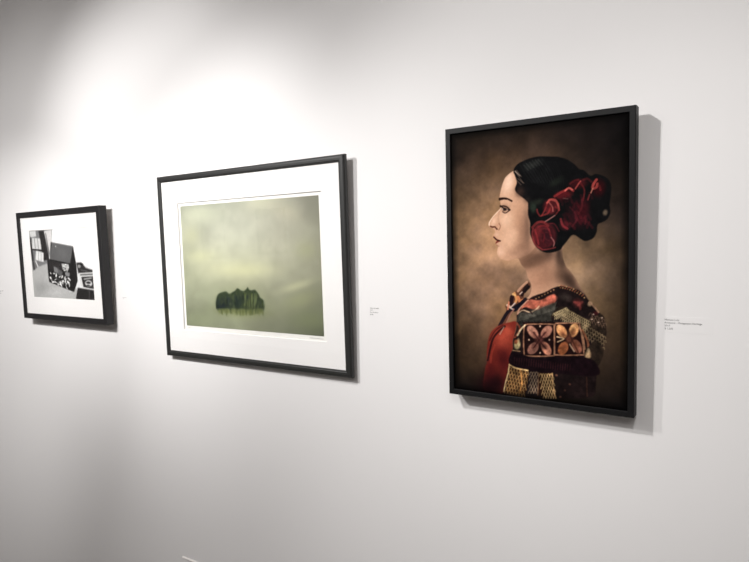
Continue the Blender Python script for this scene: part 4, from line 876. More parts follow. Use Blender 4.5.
('m',[(.4729,.3711),(.5134,.3868),(.5589,.3969),(.5926,.4084),(.5922,.4102),(.6475,.4219),(.7017,.4157),(.7497,.4078),(.7865,.3857),(.8022,.372),(.8334,.3519),(.8642,.325),(.8796,.3012),(.8848,.2878),(.89,.2637),(.8749,.2316),(.87,.1858),(.8496,.1494),(.84,.145),(.8361,.0786),(.8055,.0333),(.572,.0109),(.3359,.0119),(.3565,.0935),(.3574,.1219),(.364,.1643),(.3763,.184),(.3767,.2144),(.3951,.2531),(.4015,.2872),(.4048,.3171)],.45,46,77),
('m',[(.4729,.3711),(.5134,.3868),(.5589,.3969),(.5926,.4084),(.5922,.4102),(.6475,.4219),(.7017,.4157),(.7497,.4078),(.7865,.3857),(.8022,.372),(.8334,.3519),(.8642,.325),(.8796,.3012),(.8848,.2878),(.89,.2637),(.8749,.2316),(.87,.1858),(.8496,.1494),(.84,.145),(.8361,.0786),(.8055,.0333),(.572,.0109),(.3359,.0119),(.3565,.0935),(.3574,.1219),(.364,.1643),(.3763,.184),(.3767,.2144),(.3951,.2531),(.4015,.2872),(.4048,.3171)],.3,20,78),
('m',[(.3926,.2869),(.3595,.2819),(.2984,.2681),(.2484,.243),(.2257,.2071),(.2154,.1599),(.2159,.1169),(.2075,.1044),(.1906,.0192),(.2531,.0115),(.3195,.0126),(.3566,.0986),(.364,.1643),(.3763,.184),(.3736,.2067),(.3891,.2453),(.3984,.2758)],.22,14,71),
('m',[(.3876,.8397),(.4083,.8611),(.4548,.8747),(.5173,.8828),(.5841,.8803),(.6055,.8783),(.6381,.8757),(.6863,.8639),(.7233,.8457),(.7495,.8272),(.7729,.8225),(.8063,.8022),(.8318,.8067),(.8621,.8012),(.8921,.788),(.9096,.7672),(.9098,.7338),(.9026,.7038),(.9038,.6932),(.9069,.673),(.8921,.6531),(.8681,.6435),(.8438,.6358),(.8378,.6093),(.8194,.5889),(.7822,.5802),(.7571,.5876),(.7159,.6027),(.6806,.5779),(.6644,.5653),(.6415,.5485),(.5752,.5402),(.5212,.5577),(.4941,.5884),(.4809,.6126),(.4813,.6488),(.4701,.6781),(.4704,.7106),(.4648,.7268),(.4187,.752),(.3955,.771),(.4064,.796),(.3962,.8219)],.25,40,72)]
ART['island']=[('b',(.6313,.9828),.1619,.0893,(214,214,184),.5,1.0,0),
('b',(.8034,.8959),.1152,.0724,(188,184,160),.5,1.0,20),
('b',(.1598,.9257),.1899,.097,(208,212,184),.5,1.0,0),
('b',(.4789,.4709),.2812,.078,(214,214,170),.6,1.0,0),
('b',(.141,.5841),.1451,.0657,(204,206,164),.5,1.0,0),
('b',(.8347,.3557),.1398,.0382,(196,196,158),.6,1.0,-14),
('b',(.9087,.6171),.087,.0862,(162,164,128),.5,1.0,0),
('b',(.0836,.7501),.0828,.0989,(190,192,152),.4,1.0,0),
('b',(.9203,.1134),.1835,.1023,(126,134,98),.6,1.0,0),
('b',(.8617,.2557),.1507,.0734,(150,154,116),.6,1.0,-14),
('b',(.1197,.0552),.2411,.1009,(152,160,124),.5,1.0,0),
('b',(.4404,.223),.2309,.127,(150,162,118),.5,1.0,0),
('b',(.4368,.1469),.2166,.0594,(128,138,84),.55,1.0,0),
('p',[(.2488,.1877),(.2585,.2446),(.2741,.2669),(.2916,.2797),(.3128,.2856),(.3339,.2907),(.35,.2819),(.366,.2739),(.3871,.2883),(.4021,.2956),(.4141,.3104),(.4289,.3168),(.4429,.3088),(.4561,.3009),(.4718,.2981),(.4839,.3044),(.5005,.324),(.5116,.3111),(.5269,.305),(.5466,.3123),(.563,.303),(.5757,.2788),(.5866,.2505),(.6045,.2423),(.6141,.2215),(.6143,.1904),(.5975,.169),(.555,.1582),(.461,.1526),(.364,.151),(.2977,.1514),(.2603,.164)],(58,68,46),.01,.9,0),
('b',(.3258,.2132),.07,.0647,(24,33,38),.85,.6,0),
('b',(.4243,.2222),.048,.0763,(26,38,36),.85,.6,0),
('b',(.5797,.1968),.0304,.0413,(34,44,34),.6,1.0,0),
('b',(.4873,.2085),.0931,.0503,(52,64,40),.5,.8,0),
('b',(.2868,.1854),.0419,.0391,(28,36,42),.7,.7,0),
('l',[(.4905,.3067),(.4901,.272)],(20,30,32),.006,.55),
('l',[(.5614,.1953),(.5597,.1823)],(26,36,30),.006,.55),
('l',[(.3011,.2367),(.3008,.2243)],(26,36,30),.006,.55),
('l',[(.4133,.2998),(.414,.2781)],(92,102,62),.006,.55),
('l',[(.3119,.2608),(.3129,.2434)],(110,120,74),.006,.55),
('l',[(.6036,.2205),(.6012,.2012)],(110,120,74),.006,.55),
('l',[(.4595,.2793),(.4587,.2433)],(34,42,30),.006,.55),
('l',[(.3704,.239),(.368,.2233)],(20,30,32),.006,.55),
('l',[(.3832,.2524),(.3835,.2389)],(30,40,46),.006,.55),
('l',[(.5555,.2325),(.5536,.2089)],(110,120,74),.006,.55),
('l',[(.2809,.2569),(.282,.2444)],(34,42,30),.006,.55),
('l',[(.3976,.2898),(.3945,.2767)],(26,36,30),.006,.55),
('l',[(.4898,.2842),(.4902,.261)],(72,84,50),.006,.55),
('l',[(.5818,.2501),(.5805,.224)],(72,84,50),.006,.55),
('l',[(.5681,.1961),(.5662,.1693)],(110,120,74),.006,.55),
('l',[(.3862,.2543),(.3855,.2344)],(30,40,46),.006,.55),
('l',[(.3737,.2522),(.3716,.2279)],(20,30,32),.006,.55),
('l',[(.2869,.1965),(.2883,.1836)],(30,40,46),.006,.55),
('l',[(.5587,.2426),(.56,.2303)],(82,96,66),.006,.55),
('l',[(.3848,.2685),(.3859,.2423)],(110,120,74),.006,.55),
('l',[(.4933,.309),(.4901,.2761)],(72,84,50),.006,.55),
('l',[(.3126,.2564),(.3124,.24)],(34,42,30),.006,.55),
('l',[(.6036,.2218),(.602,.188)],(92,102,62),.006,.55),
('l',[(.3994,.2457),(.4003,.2179)],(34,42,30),.006,.55),
('l',[(.5733,.249),(.5724,.225)],(20,30,32),.006,.55),
('l',[(.545,.2488),(.5446,.2208)],(30,40,46),.006,.55),
('l',[(.396,.2777),(.3959,.2483)],(30,40,46),.006,.55),
('l',[(.6016,.2),(.5987,.1674)],(82,96,66),.006,.55),
('l',[(.4631,.2959),(.4633,.2679)],(30,40,46),.006,.55),
('l',[(.3865,.1996),(.386,.1665)],(30,40,46),.006,.55),
('l',[(.5897,.1986),(.5882,.1788)],(110,120,74),.006,.55),
('l',[(.4519,.1929),(.4518,.1574)],(82,96,66),.006,.55),
('l',[(.3622,.1923),(.361,.1562)],(34,42,30),.006,.55),
('l',[(.3716,.2342),(.3724,.2154)],(20,30,32),.006,.55),
('l',[(.331,.2165),(.3314,.1998)],(92,102,62),.006,.55),
('l',[(.6117,.2012),(.6087,.1677)],(20,30,32),.006,.55),
('l',[(.3785,.2644),(.3772,.2428)],(92,102,62),.006,.55),
('l',[(.477,.2649),(.4784,.2532)],(82,96,66),.006,.55),
('l',[(.5999,.1998),(.5986,.1645)],(30,40,46),.006,.55),
('l',[(.2915,.1837),(.2893,.1564)],(30,40,46),.006,.55),
('l',[(.5545,.21),(.5532,.1948)],(34,42,30),.006,.55),
('l',[(.4666,.2429),(.4676,.2159)],(30,40,46),.006,.55),
('l',[(.5582,.272),(.559,.2472)],(72,84,50),.006,.55),
('l',[(.491,.2664),(.4894,.2439)],(26,36,30),.006,.55),
('l',[(.44,.2127),(.4409,.1969)],(30,40,46),.006,.55),
('l',[(.5313,.2924),(.5296,.2802)],(72,84,50),.006,.55),
('l',[(.443,.2897),(.4425,.2667)],(72,84,50),.006,.55),
('l',[(.2713,.1968),(.2695,.1721)],(72,84,50),.006,.55),
('l',[(.351,.2613),(.3512,.2308)],(30,40,46),.006,.55),
('l',[(.3699,.2711),(.3684,.2426)],(20,30,32),.006,.55),
('l',[(.2632,.2159),(.2622,.1847)],(20,30,32),.006,.55),
('l',[(.4326,.2772),(.4325,.2505)],(20,30,32),.006,.55),
('l',[(.2564,.1822),(.2565,.1651)],(82,96,66),.006,.55),
('l',[(.5438,.2811),(.5429,.252)],(82,96,66),.006,.55),
('l',[(.5701,.2475),(.5696,.2137)],(34,42,30),.006,.55),
('l',[(.5601,.2448),(.5603,.2161)],(82,96,66),.006,.55),
('l',[(.4738,.2582),(.4709,.2289)],(82,96,66),.006,.55),
('l',[(.607,.2006),(.6056,.1758)],(20,30,32),.006,.55),
('l',[(.2853,.2594),(.2855,.2467)],(34,42,30),.006,.55),
('l',[(.609,.2009),(.6094,.1882)],(20,30,32),.006,.55),
('l',[(.3386,.1926),(.3358,.1729)],(34,42,30),.006,.55),
('l',[(.3121,.1818),(.3108,.1655)],(26,36,30),.006,.55),
('l',[(.2738,.2193),(.2702,.192)],(82,96,66),.006,.55),
('l',[(.5763,.2343),(.5751,.2149)],(82,96,66),.006,.55),
('l',[(.4405,.2525),(.4407,.2369)],(72,84,50),.006,.55),
('l',[(.5868,.2258),(.5866,.2078)],(26,36,30),.006,.55),
('l',[(.3557,.2753),(.3533,.2537)],(82,96,66),.006,.55),
('l',[(.3248,.2151),(.3249,.2009)],(20,30,32),.006,.55),
('l',[(.292,.2214),(.2927,.1969)],(72,84,50),.006,.55),
('l',[(.2983,.2234),(.2974,.2013)],(26,36,30),.006,.55),
('l',[(.5974,.1995),(.594,.1654)],(34,42,30),.006,.55),
('l',[(.5574,.2579),(.5571,.2376)],(110,120,74),.006,.55),
('l',[(.3645,.188),(.3624,.1574)],(30,40,46),.006,.55),
('l',[(.4984,.2851),(.4965,.2521)],(20,30,32),.006,.55),
('l',[(.4755,.2142),(.473,.2015)],(110,120,74),.006,.55),
('l',[(.3324,.2446),(.3331,.2157)],(30,40,46),.006,.55),
('l',[(.2555,.1822),(.2538,.1578)],(20,30,32),.006,.55),
('l',[(.332,.2653),(.3281,.2308)],(34,42,30),.006,.55),
('l',[(.3181,.284),(.3161,.2658)],(82,96,66),.006,.55),
('l',[(.5813,.209),(.5816,.1897)],(92,102,62),.006,.55),
('l',[(.512,.2768),(.5089,.2483)],(30,40,46),.006,.55),
('l',[(.4277,.2547),(.4295,.2421)],(92,102,62),.006,.55),
('l',[(.4708,.2506),(.4705,.2218)],(26,36,30),.006,.55),
('l',[(.4322,.2424),(.4319,.2124)],(26,36,30),.006,.55),
('l',[(.5434,.2918),(.5426,.2622)],(72,84,50),.006,.55),
('l',[(.259,.2077),(.2593,.1848)],(92,102,62),.006,.55),
('l',[(.269,.2015),(.2697,.1708)],(26,36,30),.006,.55),
('l',[(.5816,.1976),(.583,.1849)],(110,120,74),.006,.55),
('l',[(.4941,.2201),(.4946,.1972)],(92,102,62),.006,.55),
('l',[(.5767,.2707),(.574,.2419)],(34,42,30),.006,.55),
('l',[(.3311,.2745),(.3271,.237)],(26,36,30),.006,.55),
('l',[(.4762,.1852),(.4742,.1729)],(30,40,46),.006,.55),
('l',[(.4395,.2544),(.4389,.2195)],(30,40,46),.006,.55),
('l',[(.5126,.2824),(.5137,.257)],(26,36,30),.006,.55),
('l',[(.3728,.1916),(.3711,.1762)],(20,30,32),.006,.55),
('l',[(.4342,.2565),(.4339,.2203)],(26,36,30),.006,.55),
('l',[(.3613,.2265),(.361,.1919)],(20,30,32),.006,.55),
('l',[(.2873,.2725),(.2851,.2404)],(20,30,32),.006,.55),
('l',[(.5808,.2005),(.5791,.1687)],(20,30,32),.006,.55),
('l',[(.5236,.221),(.521,.189)],(34,42,30),.006,.55),
('l',[(.4674,.2736),(.4664,.2537)],(92,102,62),.006,.55),
('l',[(.2817,.2251),(.2814,.2123)],(20,30,32),.006,.55),
('l',[(.6061,.2066),(.6077,.1948)],(82,96,66),.006,.55),
('l',[(.3051,.2253),(.3035,.2089)],(110,120,74),.006,.55),
('l',[(.5241,.2427),(.5241,.22)],(82,96,66),.006,.55),
('l',[(.5489,.2677),(.5465,.2334)],(82,96,66),.006,.55),
('l',[(.4804,.2926),(.4777,.269)],(34,42,30),.006,.55),
('l',[(.48,.2851),(.4805,.2629)],(92,102,62),.006,.55),
('l',[(.3337,.1816),(.3337,.1604)],(82,96,66),.006,.55),
('l',[(.3418,.2828),(.339,.2563)],(30,40,46),.006,.55),
('l',[(.5397,.2956),(.5399,.2676)],(20,30,32),.006,.55),
('l',[(.4865,.2554),(.4833,.2227)],(82,96,66),.006,.55),
('l',[(.4011,.2461),(.3983,.2107)],(30,40,46),.006,.55),
('l',[(.4371,.2754),(.4366,.2613)],(26,36,30),.006,.55),
('l',[(.398,.2227),(.3954,.2008)],(30,40,46),.006,.55),
('l',[(.5099,.3055),(.5088,.2813)],(34,42,30),.006,.55),
('l',[(.4282,.2967),(.4279,.2834)],(26,36,30),.006,.55),
('l',[(.5487,.2329),(.5478,.2044)],(110,120,74),.006,.55),
('l',[(.3655,.2486),(.3643,.2171)],(34,42,30),.006,.55),
('l',[(.3746,.2657),(.372,.2354)],(20,30,32),.006,.55),
('l',[(.2697,.1821),(.2673,.149)],(26,36,30),.006,.55),
('l',[(.4369,.2274),(.4341,.2068)],(82,96,66),.006,.55),
('l',[(.4052,.2424),(.4042,.2076)],(72,84,50),.006,.55),
('l',[(.4054,.2971),(.405,.2712)],(72,84,50),.006,.55),
('l',[(.3518,.236),(.3526,.2221)],(26,36,30),.006,.55),
('l',[(.2878,.2465),(.2847,.2172)],(34,42,30),.006,.55),
('l',[(.4138,.2452),(.412,.2262)],(30,40,46),.006,.55),
('l',[(.3298,.2551),(.3266,.2285)],(110,120,74),.006,.55),
('l',[(.4226,.3001),(.4212,.2863)],(34,42,30),.006,.55),
('l',[(.3115,.259),(.3085,.242)],(34,42,30),.006,.55),
('l',[(.4974,.2847),(.4979,.2611)],(20,30,32),.006,.55),
('l',[(.258,.2226),(.2549,.2015)],(30,40,46),.006,.55),
('l',[(.4845,.2308),(.4845,.199)],(20,30,32),.006,.55),
('l',[(.3944,.2304),(.3919,.2101)],(26,36,30),.006,.55),
('l',[(.4302,.2716),(.4286,.246)],(82,96,66),.006,.55),
('l',[(.2574,.1822),(.259,.1667)],(20,30,32),.006,.55),
('l',[(.4392,.1808),(.439,.1508)],(72,84,50),.006,.55),
('l',[(.2631,.2165),(.264,.1848)],(26,36,30),.006,.55),
('l',[(.5889,.2106),(.5884,.1796)],(92,102,62),.006,.55),
('l',[(.3694,.2411),(.3699,.216)],(20,30,32),.006,.55),
('l',[(.3411,.235),(.3375,.198)],(34,42,30),.006,.55),
('l',[(.4225,.3083),(.4226,.2749)],(110,120,74),.006,.55),
('l',[(.2917,.2109),(.292,.1895)],(92,102,62),.006,.55),
('l',[(.2634,.1822),(.264,.1474)],(20,30,32),.006,.55),
('l',[(.2784,.2363),(.2775,.2219)],(30,40,46),.006,.55),
('l',[(.4762,.1852),(.4755,.1729)],(26,36,30),.006,.55),
('l',[(.4072,.2898),(.4078,.2616)],(20,30,32),.006,.55),
('l',[(.3387,.2206),(.3381,.1877)],(34,42,30),.006,.55),
('l',[(.5873,.1983),(.5884,.1832)],(26,36,30),.006,.55),
('l',[(.4127,.181),(.4142,.1637)],(34,42,30),.006,.55),
('l',[(.3309,.2521),(.33,.2203)],(82,96,66),.006,.55),
('l',[(.2872,.2321),(.2836,.2092)],(26,36,30),.006,.55),
('l',[(.3296,.1816),(.3293,.1661)],(26,36,30),.006,.55),
('l',[(.2889,.2632),(.2888,.2507)],(34,42,30),.006,.55),
('l',[(.2897,.2185),(.2873,.1987)],(20,30,32),.006,.55),
('l',[(.3632,.2069),(.3617,.1871)],(82,96,66),.006,.55),
('l',[(.4581,.1847),(.4558,.1723)],(20,30,32),.006,.55),
('l',[(.5266,.2615),(.5252,.2323)],(92,102,62),.006,.55),
('l',[(.2641,.2395),(.2617,.2193)],(26,36,30),.006,.55),
('l',[(.2719,.2208),(.2705,.208)],(30,40,46),.006,.55),
('l',[(.4242,.2894),(.4236,.2706)],(34,42,30),.006,.55),
('l',[(.6124,.2064),(.6094,.1719)],(92,102,62),.006,.55),
('l',[(.4972,.2842),(.4942,.2596)],(30,40,46),.006,.55),
('l',[(.5618,.2865),(.56,.2626)],(110,120,74),.006,.55),
('l',[(.4657,.2017),(.4666,.1806)],(72,84,50),.006,.55),
('l',[(.3577,.2481),(.3576,.2171)],(30,40,46),.006,.55),
('l',[(.3524,.2309),(.3524,.2009)],(82,96,66),.006,.55),
('l',[(.5891,.2394),(.5884,.2139)],(30,40,46),.006,.55),
('l',[(.4673,.278),(.4657,.2443)],(20,30,32),.006,.55),
('l',[(.269,.2554),(.2672,.2294)],(34,42,30),.006,.55),
('l',[(.4855,.2817),(.4821,.2527)],(92,102,62),.006,.55),
('l',[(.2715,.1821),(.2692,.1562)],(20,30,32),.006,.55),
('l',[(.6023,.2215),(.6005,.1988)],(72,84,50),.006,.55),
('l',[(.2567,.198),(.2549,.1622)],(34,42,30),.006,.55),
('l',[(.3993,.2161),(.3987,.1926)],(26,36,30),.006,.55),
('l',[(.3874,.1812),(.3856,.1533)],(82,96,66),.006,.55),
('l',[(.3245,.2423),(.3229,.2155)],(20,30,32),.006,.55),
('l',[(.3128,.2309),(.3115,.205)],(26,36,30),.006,.55),
('l',[(.4645,.2637),(.4652,.2446)],(20,30,32),.006,.55),
('l',[(.3321,.2349),(.3325,.2096)],(34,42,30),.006,.55),
('l',[(.4889,.2223),(.4893,.2022)],(92,102,62),.006,.55),
('l',[(.5719,.1965),(.5724,.1806)],(82,96,66),.006,.55),
('l',[(.3232,.235),(.3232,.2003)],(72,84,50),.006,.55),
('l',[(.2799,.1831),(.2777,.1482)],(20,30,32),.006,.55),
('l',[(.2844,.2572),(.2837,.2202)],(82,96,66),.006,.55),
('l',[(.2996,.2731),(.2975,.2603)],(30,40,46),.006,.55),
('l',[(.5004,.3013),(.4974,.2801)],(110,120,74),.006,.55),
('l',[(.5396,.2619),(.5391,.2482)],(82,96,66),.006,.55),
('l',[(.4241,.3029),(.4229,.2858)],(26,36,30),.006,.55),
('l',[(.3999,.2214),(.401,.2013)],(20,30,32),.006,.55),
('l',[(.2676,.2562),(.2669,.243)],(44,56,38),.006,.7),
('l',[(.2745,.2711),(.2735,.2523)],(36,48,34),.006,.7),
('l',[(.2807,.2733),(.2799,.2576)],(58,70,44),.006,.7),
('l',[(.287,.2792),(.2862,.2628)],(36,48,34),.006,.7),
('l',[(.2933,.2842),(.2925,.2672)],(58,70,44),.006,.7),
('l',[(.2993,.2832),(.2986,.2689)],(36,48,34),.006,.7),
('l',[(.3056,.2875),(.3047,.2706)],(58,70,44),.006,.7),
('l',[(.3116,.288),(.3108,.2723)],(36,48,34),.006,.7),
('l',[(.3178,.2906),(.3169,.2739)],(44,56,38),.006,.7),
('l',[(.3238,.292),(.323,.2753)],(58,70,44),.006,.7),
('l',[(.3299,.2942),(.329,.2768)],(36,48,34),.006,.7),
('l',[(.3359,.2946),(.335,.2767)],(58,70,44),.006,.7),
('l',[(.3417,.2925),(.3408,.2729)],(44,56,38),.006,.7),
('l',[(.3472,.283),(.3465,.2691)],(36,48,34),.006,.7),
('l',[(.3529,.2785),(.3523,.2658)],(58,70,44),.006,.7),
('l',[(.3588,.2769),(.3581,.263)],(58,70,44),.006,.7),
('l',[(.3648,.2787),(.3638,.2601)],(44,56,38),.006,.7),
('l',[(.3708,.281),(.3699,.2629)],(58,70,44),.006,.7),
('l',[(.3766,.2803),(.376,.2676)],(36,48,34),.006,.7),
('l',[(.383,.2909),(.3821,.2722)],(36,48,34),.006,.7),
('l',[(.3889,.291),(.3882,.2764)],(44,56,38),.006,.7),
('l',[(.3949,.2954),(.3941,.2793)],(36,48,34),.006,.7),
('l',[(.4008,.2951),(.4001,.2823)],(44,56,38),.006,.7),
('l',[(.407,.3033),(.4063,.2889)],(36,48,34),.006,.7),
('l',[(.4132,.312),(.4125,.2965)],(58,70,44),.006,.7),
('l',[(.4193,.3183),(.4184,.2999)],(36,48,34),.006,.7),
('l',[(.4252,.3212),(.4243,.3024)],(58,70,44),.006,.7),
('l',[(.4309,.3192),(.4301,.3029)],(44,56,38),.006,.7),
('l',[(.4366,.3174),(.4357,.299)],(44,56,38),.006,.7),
('l',[(.442,.3109),(.4413,.2952)],(58,70,44),.006,.7),
('l',[(.4476,.3066),(.4469,.2917)],(44,56,38),.006,.7),
('l',[(.4531,.3023),(.4524,.2884)],(44,56,38),.006,.7),
('l',[(.4589,.3036),(.4581,.2862)],(36,48,34),.006,.7),
('l',[(.4643,.2971),(.4637,.2852)],(58,70,44),.006,.7),
('l',[(.4703,.303),(.4694,.2842)],(58,70,44),.006,.7),
('l',[(.4761,.3058),(.4752,.2868)],(58,70,44),.006,.7),
('l',[(.4819,.3077),(.4811,.291)],(58,70,44),.006,.7),
('l',[(.4879,.3151),(.487,.2972)],(36,48,34),.006,.7),
('l',[(.4938,.3213),(.493,.3046)],(58,70,44),.006,.7),
('l',[(.4999,.3305),(.499,.312)],(36,48,34),.006,.7),
('l',[(.5051,.3222),(.5044,.3067)],(36,48,34),.006,.7),
('l',[(.5104,.3157),(.5097,.2989)],(44,56,38),.006,.7),
('l',[(.5157,.3082),(.5151,.2953)],(58,70,44),.006,.7),
('l',[(.5214,.3096),(.5206,.2932)],(36,48,34),.006,.7),
('l',[(.5269,.3085),(.5261,.291)],(58,70,44),.006,.7),
('l',[(.5326,.3113),(.5318,.2934)],(44,56,38),.006,.7),
('l',[(.5381,.3093),(.5375,.296)],(44,56,38),.006,.7),
('l',[(.5438,.3137),(.5432,.2986)],(44,56,38),.006,.7),
('l',[(.5495,.3151),(.5487,.2981)],(44,56,38),.006,.7),
('l',[(.5549,.3133),(.5541,.2945)],(36,48,34),.006,.7),
('l',[(.56,.3042),(.5594,.2909)],(58,70,44),.006,.7),
('l',[(.5654,.301),(.5647,.2847)],(58,70,44),.006,.7),
('l',[(.5704,.2896),(.5697,.275)],(44,56,38),.006,.7),
('l',[(.5755,.2816),(.5748,.2653)],(44,56,38),.006,.7),
('l',[(.5803,.2658),(.5797,.2528)],(44,56,38),.006,.7),
('l',[(.5854,.2559),(.5847,.2401)],(36,48,34),.006,.7),
('l',[(.5907,.2535),(.5899,.2351)],(58,70,44),.006,.7),
('l',[(.5959,.2479),(.5953,.2332)],(58,70,44),.006,.7),
('l',[(.6012,.2443),(.6007,.2312)],(44,56,38),.006,.7),
('l',[(.6065,.2406),(.6059,.2263)],(36,48,34),.006,.7),
('l',[(.2915,.2771),(.289,.2287)],(54,66,42),.008,.7),
('l',[(.3256,.2912),(.3232,.2431)],(54,66,42),.008,.7),
('l',[(.425,.32),(.4228,.2728)],(54,66,42),.008,.7),
('l',[(.5008,.3307),(.4987,.2841)],(54,66,42),.008,.7),
('l',[(.5465,.3115),(.5444,.2652)],(54,66,42),.008,.7),
('l',[(.6004,.2356),(.5984,.1896)],(54,66,42),.008,.7),
('l',[(.3869,.2849),(.3846,.2373)],(54,66,42),.008,.7),
('l',[(.5299,.2853),(.5253,.1855)],(134,144,84),.006,.45),
('l',[(.5104,.2845),(.5058,.1845)],(120,130,76),.006,.45),
('l',[(.479,.2833),(.4743,.1827)],(110,120,70),.006,.45),
('l',[(.5492,.286),(.5447,.1866)],(120,132,84),.006,.45),
('l',[(.3703,.2792),(.3653,.1767)],(86,98,60),.006,.45),
('l',[(.3948,.2801),(.3899,.1781)],(90,104,60),.006,.45),
('l',[(.4647,.1612),(.4629,.1219)],(100,108,60),.01,.25),
('l',[(.5426,.1658),(.541,.1292)],(100,108,60),.01,.25),
('l',[(.5777,.1678),(.5763,.1368)],(100,108,60),.01,.25),
('l',[(.2732,.1499),(.2717,.1203)],(100,108,60),.01,.25),
('l',[(.435,.1594),(.4339,.1372)],(100,108,60),.01,.25),
('l',[(.34,.1539),(.3389,.1318)],(100,108,60),.01,.25),
('l',[(.5768,.1678),(.575,.1267)],(100,108,60),.01,.25),
('l',[(.437,.1596),(.4358,.1345)],(100,108,60),.01,.25),
('l',[(.2991,.1515),(.2971,.1121)],(100,108,60),.01,.25),
('l',[(.5143,.1641),(.5128,.1305)],(100,108,60),.01,.25),
('l',[(.4356,.1595),(.434,.1252)],(100,108,60),.01,.25),
('l',[(.4826,.1622),(.4807,.1202)],(100,108,60),.01,.25),
('l',[(.5646,.1671),(.5636,.1449)],(100,108,60),.01,.25),
('l',[(.4985,.1632),(.4971,.1341)],(100,108,60),.01,.25),
('l',[(.4482,.1602),(.4462,.1163)],(100,108,60),.01,.25),
('l',[(.5135,.1641),(.5124,.1418)],(100,108,60),.01,.25),
('l',[(.459,.1609),(.457,.1192)],(100,108,60),.01,.25),
('l',[(.3338,.1535),(.3323,.125)],(100,108,60),.01,.25),
('l',[(.2844,.1506),(.2834,.1316)],(100,108,60),.01,.25),
('l',[(.3392,.1538),(.3371,.1118)],(100,108,60),.01,.25),
('l',[(.4103,.158),(.4084,.1193)],(100,108,60),.01,.25),
('l',[(.3133,.1523),(.3119,.124)],(100,108,60),.01,.25),
('l',[(.3393,.1538),(.3383,.1329)],(100,108,60),.01,.25),
('l',[(.5804,.168),(.5795,.1475)],(100,108,60),.01,.25),
('l',[(.6001,.1691),(.599,.1452)],(100,108,60),.01,.25),
('l',[(.4558,.1607),(.4548,.1382)],(100,108,60),.01,.25),
('l',[(.3303,.1361),(.3288,.1076)],(70,78,46),.006,.45),
('l',[(.4366,.1427),(.4353,.1147)],(70,78,46),.006,.45),
('l',[(.5119,.1473),(.5107,.1197)],(70,78,46),.006,.45),
('l',[(.6043,.153),(.6032,.1258)],(70,78,46),.006,.45),
('b',(.4366,.1427),.1791,.0221,(96,104,62),.45,1.0,0),
('l',[(.5066,.1662),(.5047,.1269)],(92,100,56),.006,.4),
('l',[(.5319,.1676),(.5301,.1274)],(92,100,56),.006,.4),
('l',[(.5421,.1682),(.541,.1447)],(128,134,90),.006,.4),
('l',[(.5775,.1703),(.5763,.1416)],(128,134,90),.006,.4),
('l',[(.5226,.1671),(.521,.1318)],(64,74,42),.006,.4),
('l',[(.382,.1589),(.3811,.1409)],(128,134,90),.006,.4),
('l',[(.5667,.1697),(.5662,.1597)],(128,134,90),.006,.4),
('l',[(.6006,.1716),(.6,.1576)],(128,134,90),.006,.4),
('l',[(.2986,.154),(.2969,.1222)],(92,100,56),.006,.4),
('l',[(.5495,.1687),(.5481,.1374)],(64,74,42),.006,.4),
('l',[(.2665,.1522),(.2657,.1377)],(92,100,56),.006,.4),
('l',[(.5935,.1712),(.5919,.136)],(128,134,90),.006,.4),
('l',[(.4596,.1634),(.4575,.1194)],(92,100,56),.006,.4),
('l',[(.5197,.1669),(.5178,.126)],(92,100,56),.006,.4),
('l',[(.3187,.1552),(.3183,.1463)],(64,74,42),.006,.4),
('l',[(.5185,.1669),(.5175,.1449)],(92,100,56),.006,.4),
('l',[(.3597,.1576),(.3582,.1274)],(92,100,56),.006,.4),
('l',[(.4795,.1646),(.4782,.1363)],(64,74,42),.006,.4),
('l',[(.4051,.1602),(.4037,.1308)],(64,74,42),.006,.4),
('l',[(.3472,.1569),(.3462,.1371)],(128,134,90),.006,.4),
('l',[(.2899,.1535),(.2884,.1243)],(64,74,42),.006,.4),
('l',[(.2944,.1538),(.2927,.1201)],(92,100,56),.006,.4),
('l',[(.2984,.154),(.2965,.1175)],(92,100,56),.006,.4),
('l',[(.3273,.1557),(.3262,.1338)],(64,74,42),.006,.4),
('l',[(.3756,.1585),(.374,.1244)],(64,74,42),.006,.4),
('l',[(.5865,.1708),(.5847,.1302)],(128,134,90),.006,.4),
('l',[(.568,.1697),(.5665,.1366)],(64,74,42),.006,.4),
('l',[(.2789,.1529),(.2774,.1245)],(92,100,56),.006,.4),
('l',[(.3425,.1566),(.3415,.1365)],(92,100,56),.006,.4),
('l',[(.3645,.1579),(.3633,.1323)],(64,74,42),.006,.4),
('l',[(.6006,.1716),(.5995,.1447)],(92,100,56),.006,.4),
('l',[(.5549,.169),(.5535,.1391)],(64,74,42),.006,.4),
('l',[(.5879,.1709),(.5871,.1521)],(64,74,42),.006,.4),
('l',[(.3221,.1554),(.3205,.123)],(92,100,56),.006,.4),
('l',[(.2961,.1539),(.295,.1321)],(64,74,42),.006,.4),
('l',[(.3921,.1595),(.3915,.147)],(92,100,56),.006,.4),
('l',[(.2999,.1541),(.2977,.1125)],(92,100,56),.006,.4),
('l',[(.2769,.1528),(.2746,.1071)],(128,134,90),.006,.4),
('l',[(.5683,.1698),(.5678,.1594)],(64,74,42),.006,.4),
('l',[(.5741,.1701),(.5733,.1506)],(92,100,56),.006,.4),
('l',[(.5517,.1688),(.5505,.1421)],(92,100,56),.006,.4),
('l',[(.4469,.1627),(.4464,.1507)],(128,134,90),.006,.4),
('l',[(.4664,.1638),(.4652,.1386)],(128,134,90),.006,.4),
('l',[(.3353,.1562),(.3335,.1199)],(92,100,56),.006,.4),
('l',[(.3092,.1546),(.3086,.1436)],(92,100,56),.006,.4),
('l',[(.5706,.1699),(.5698,.1505)],(92,100,56),.006,.4),
('l',[(.4149,.1608),(.4128,.1171)],(64,74,42),.006,.4),
('l',[(.3277,.1557),(.3264,.1302)],(128,134,90),.006,.4),
('l',[(.3741,.1584),(.3727,.1285)],(128,134,90),.006,.4),
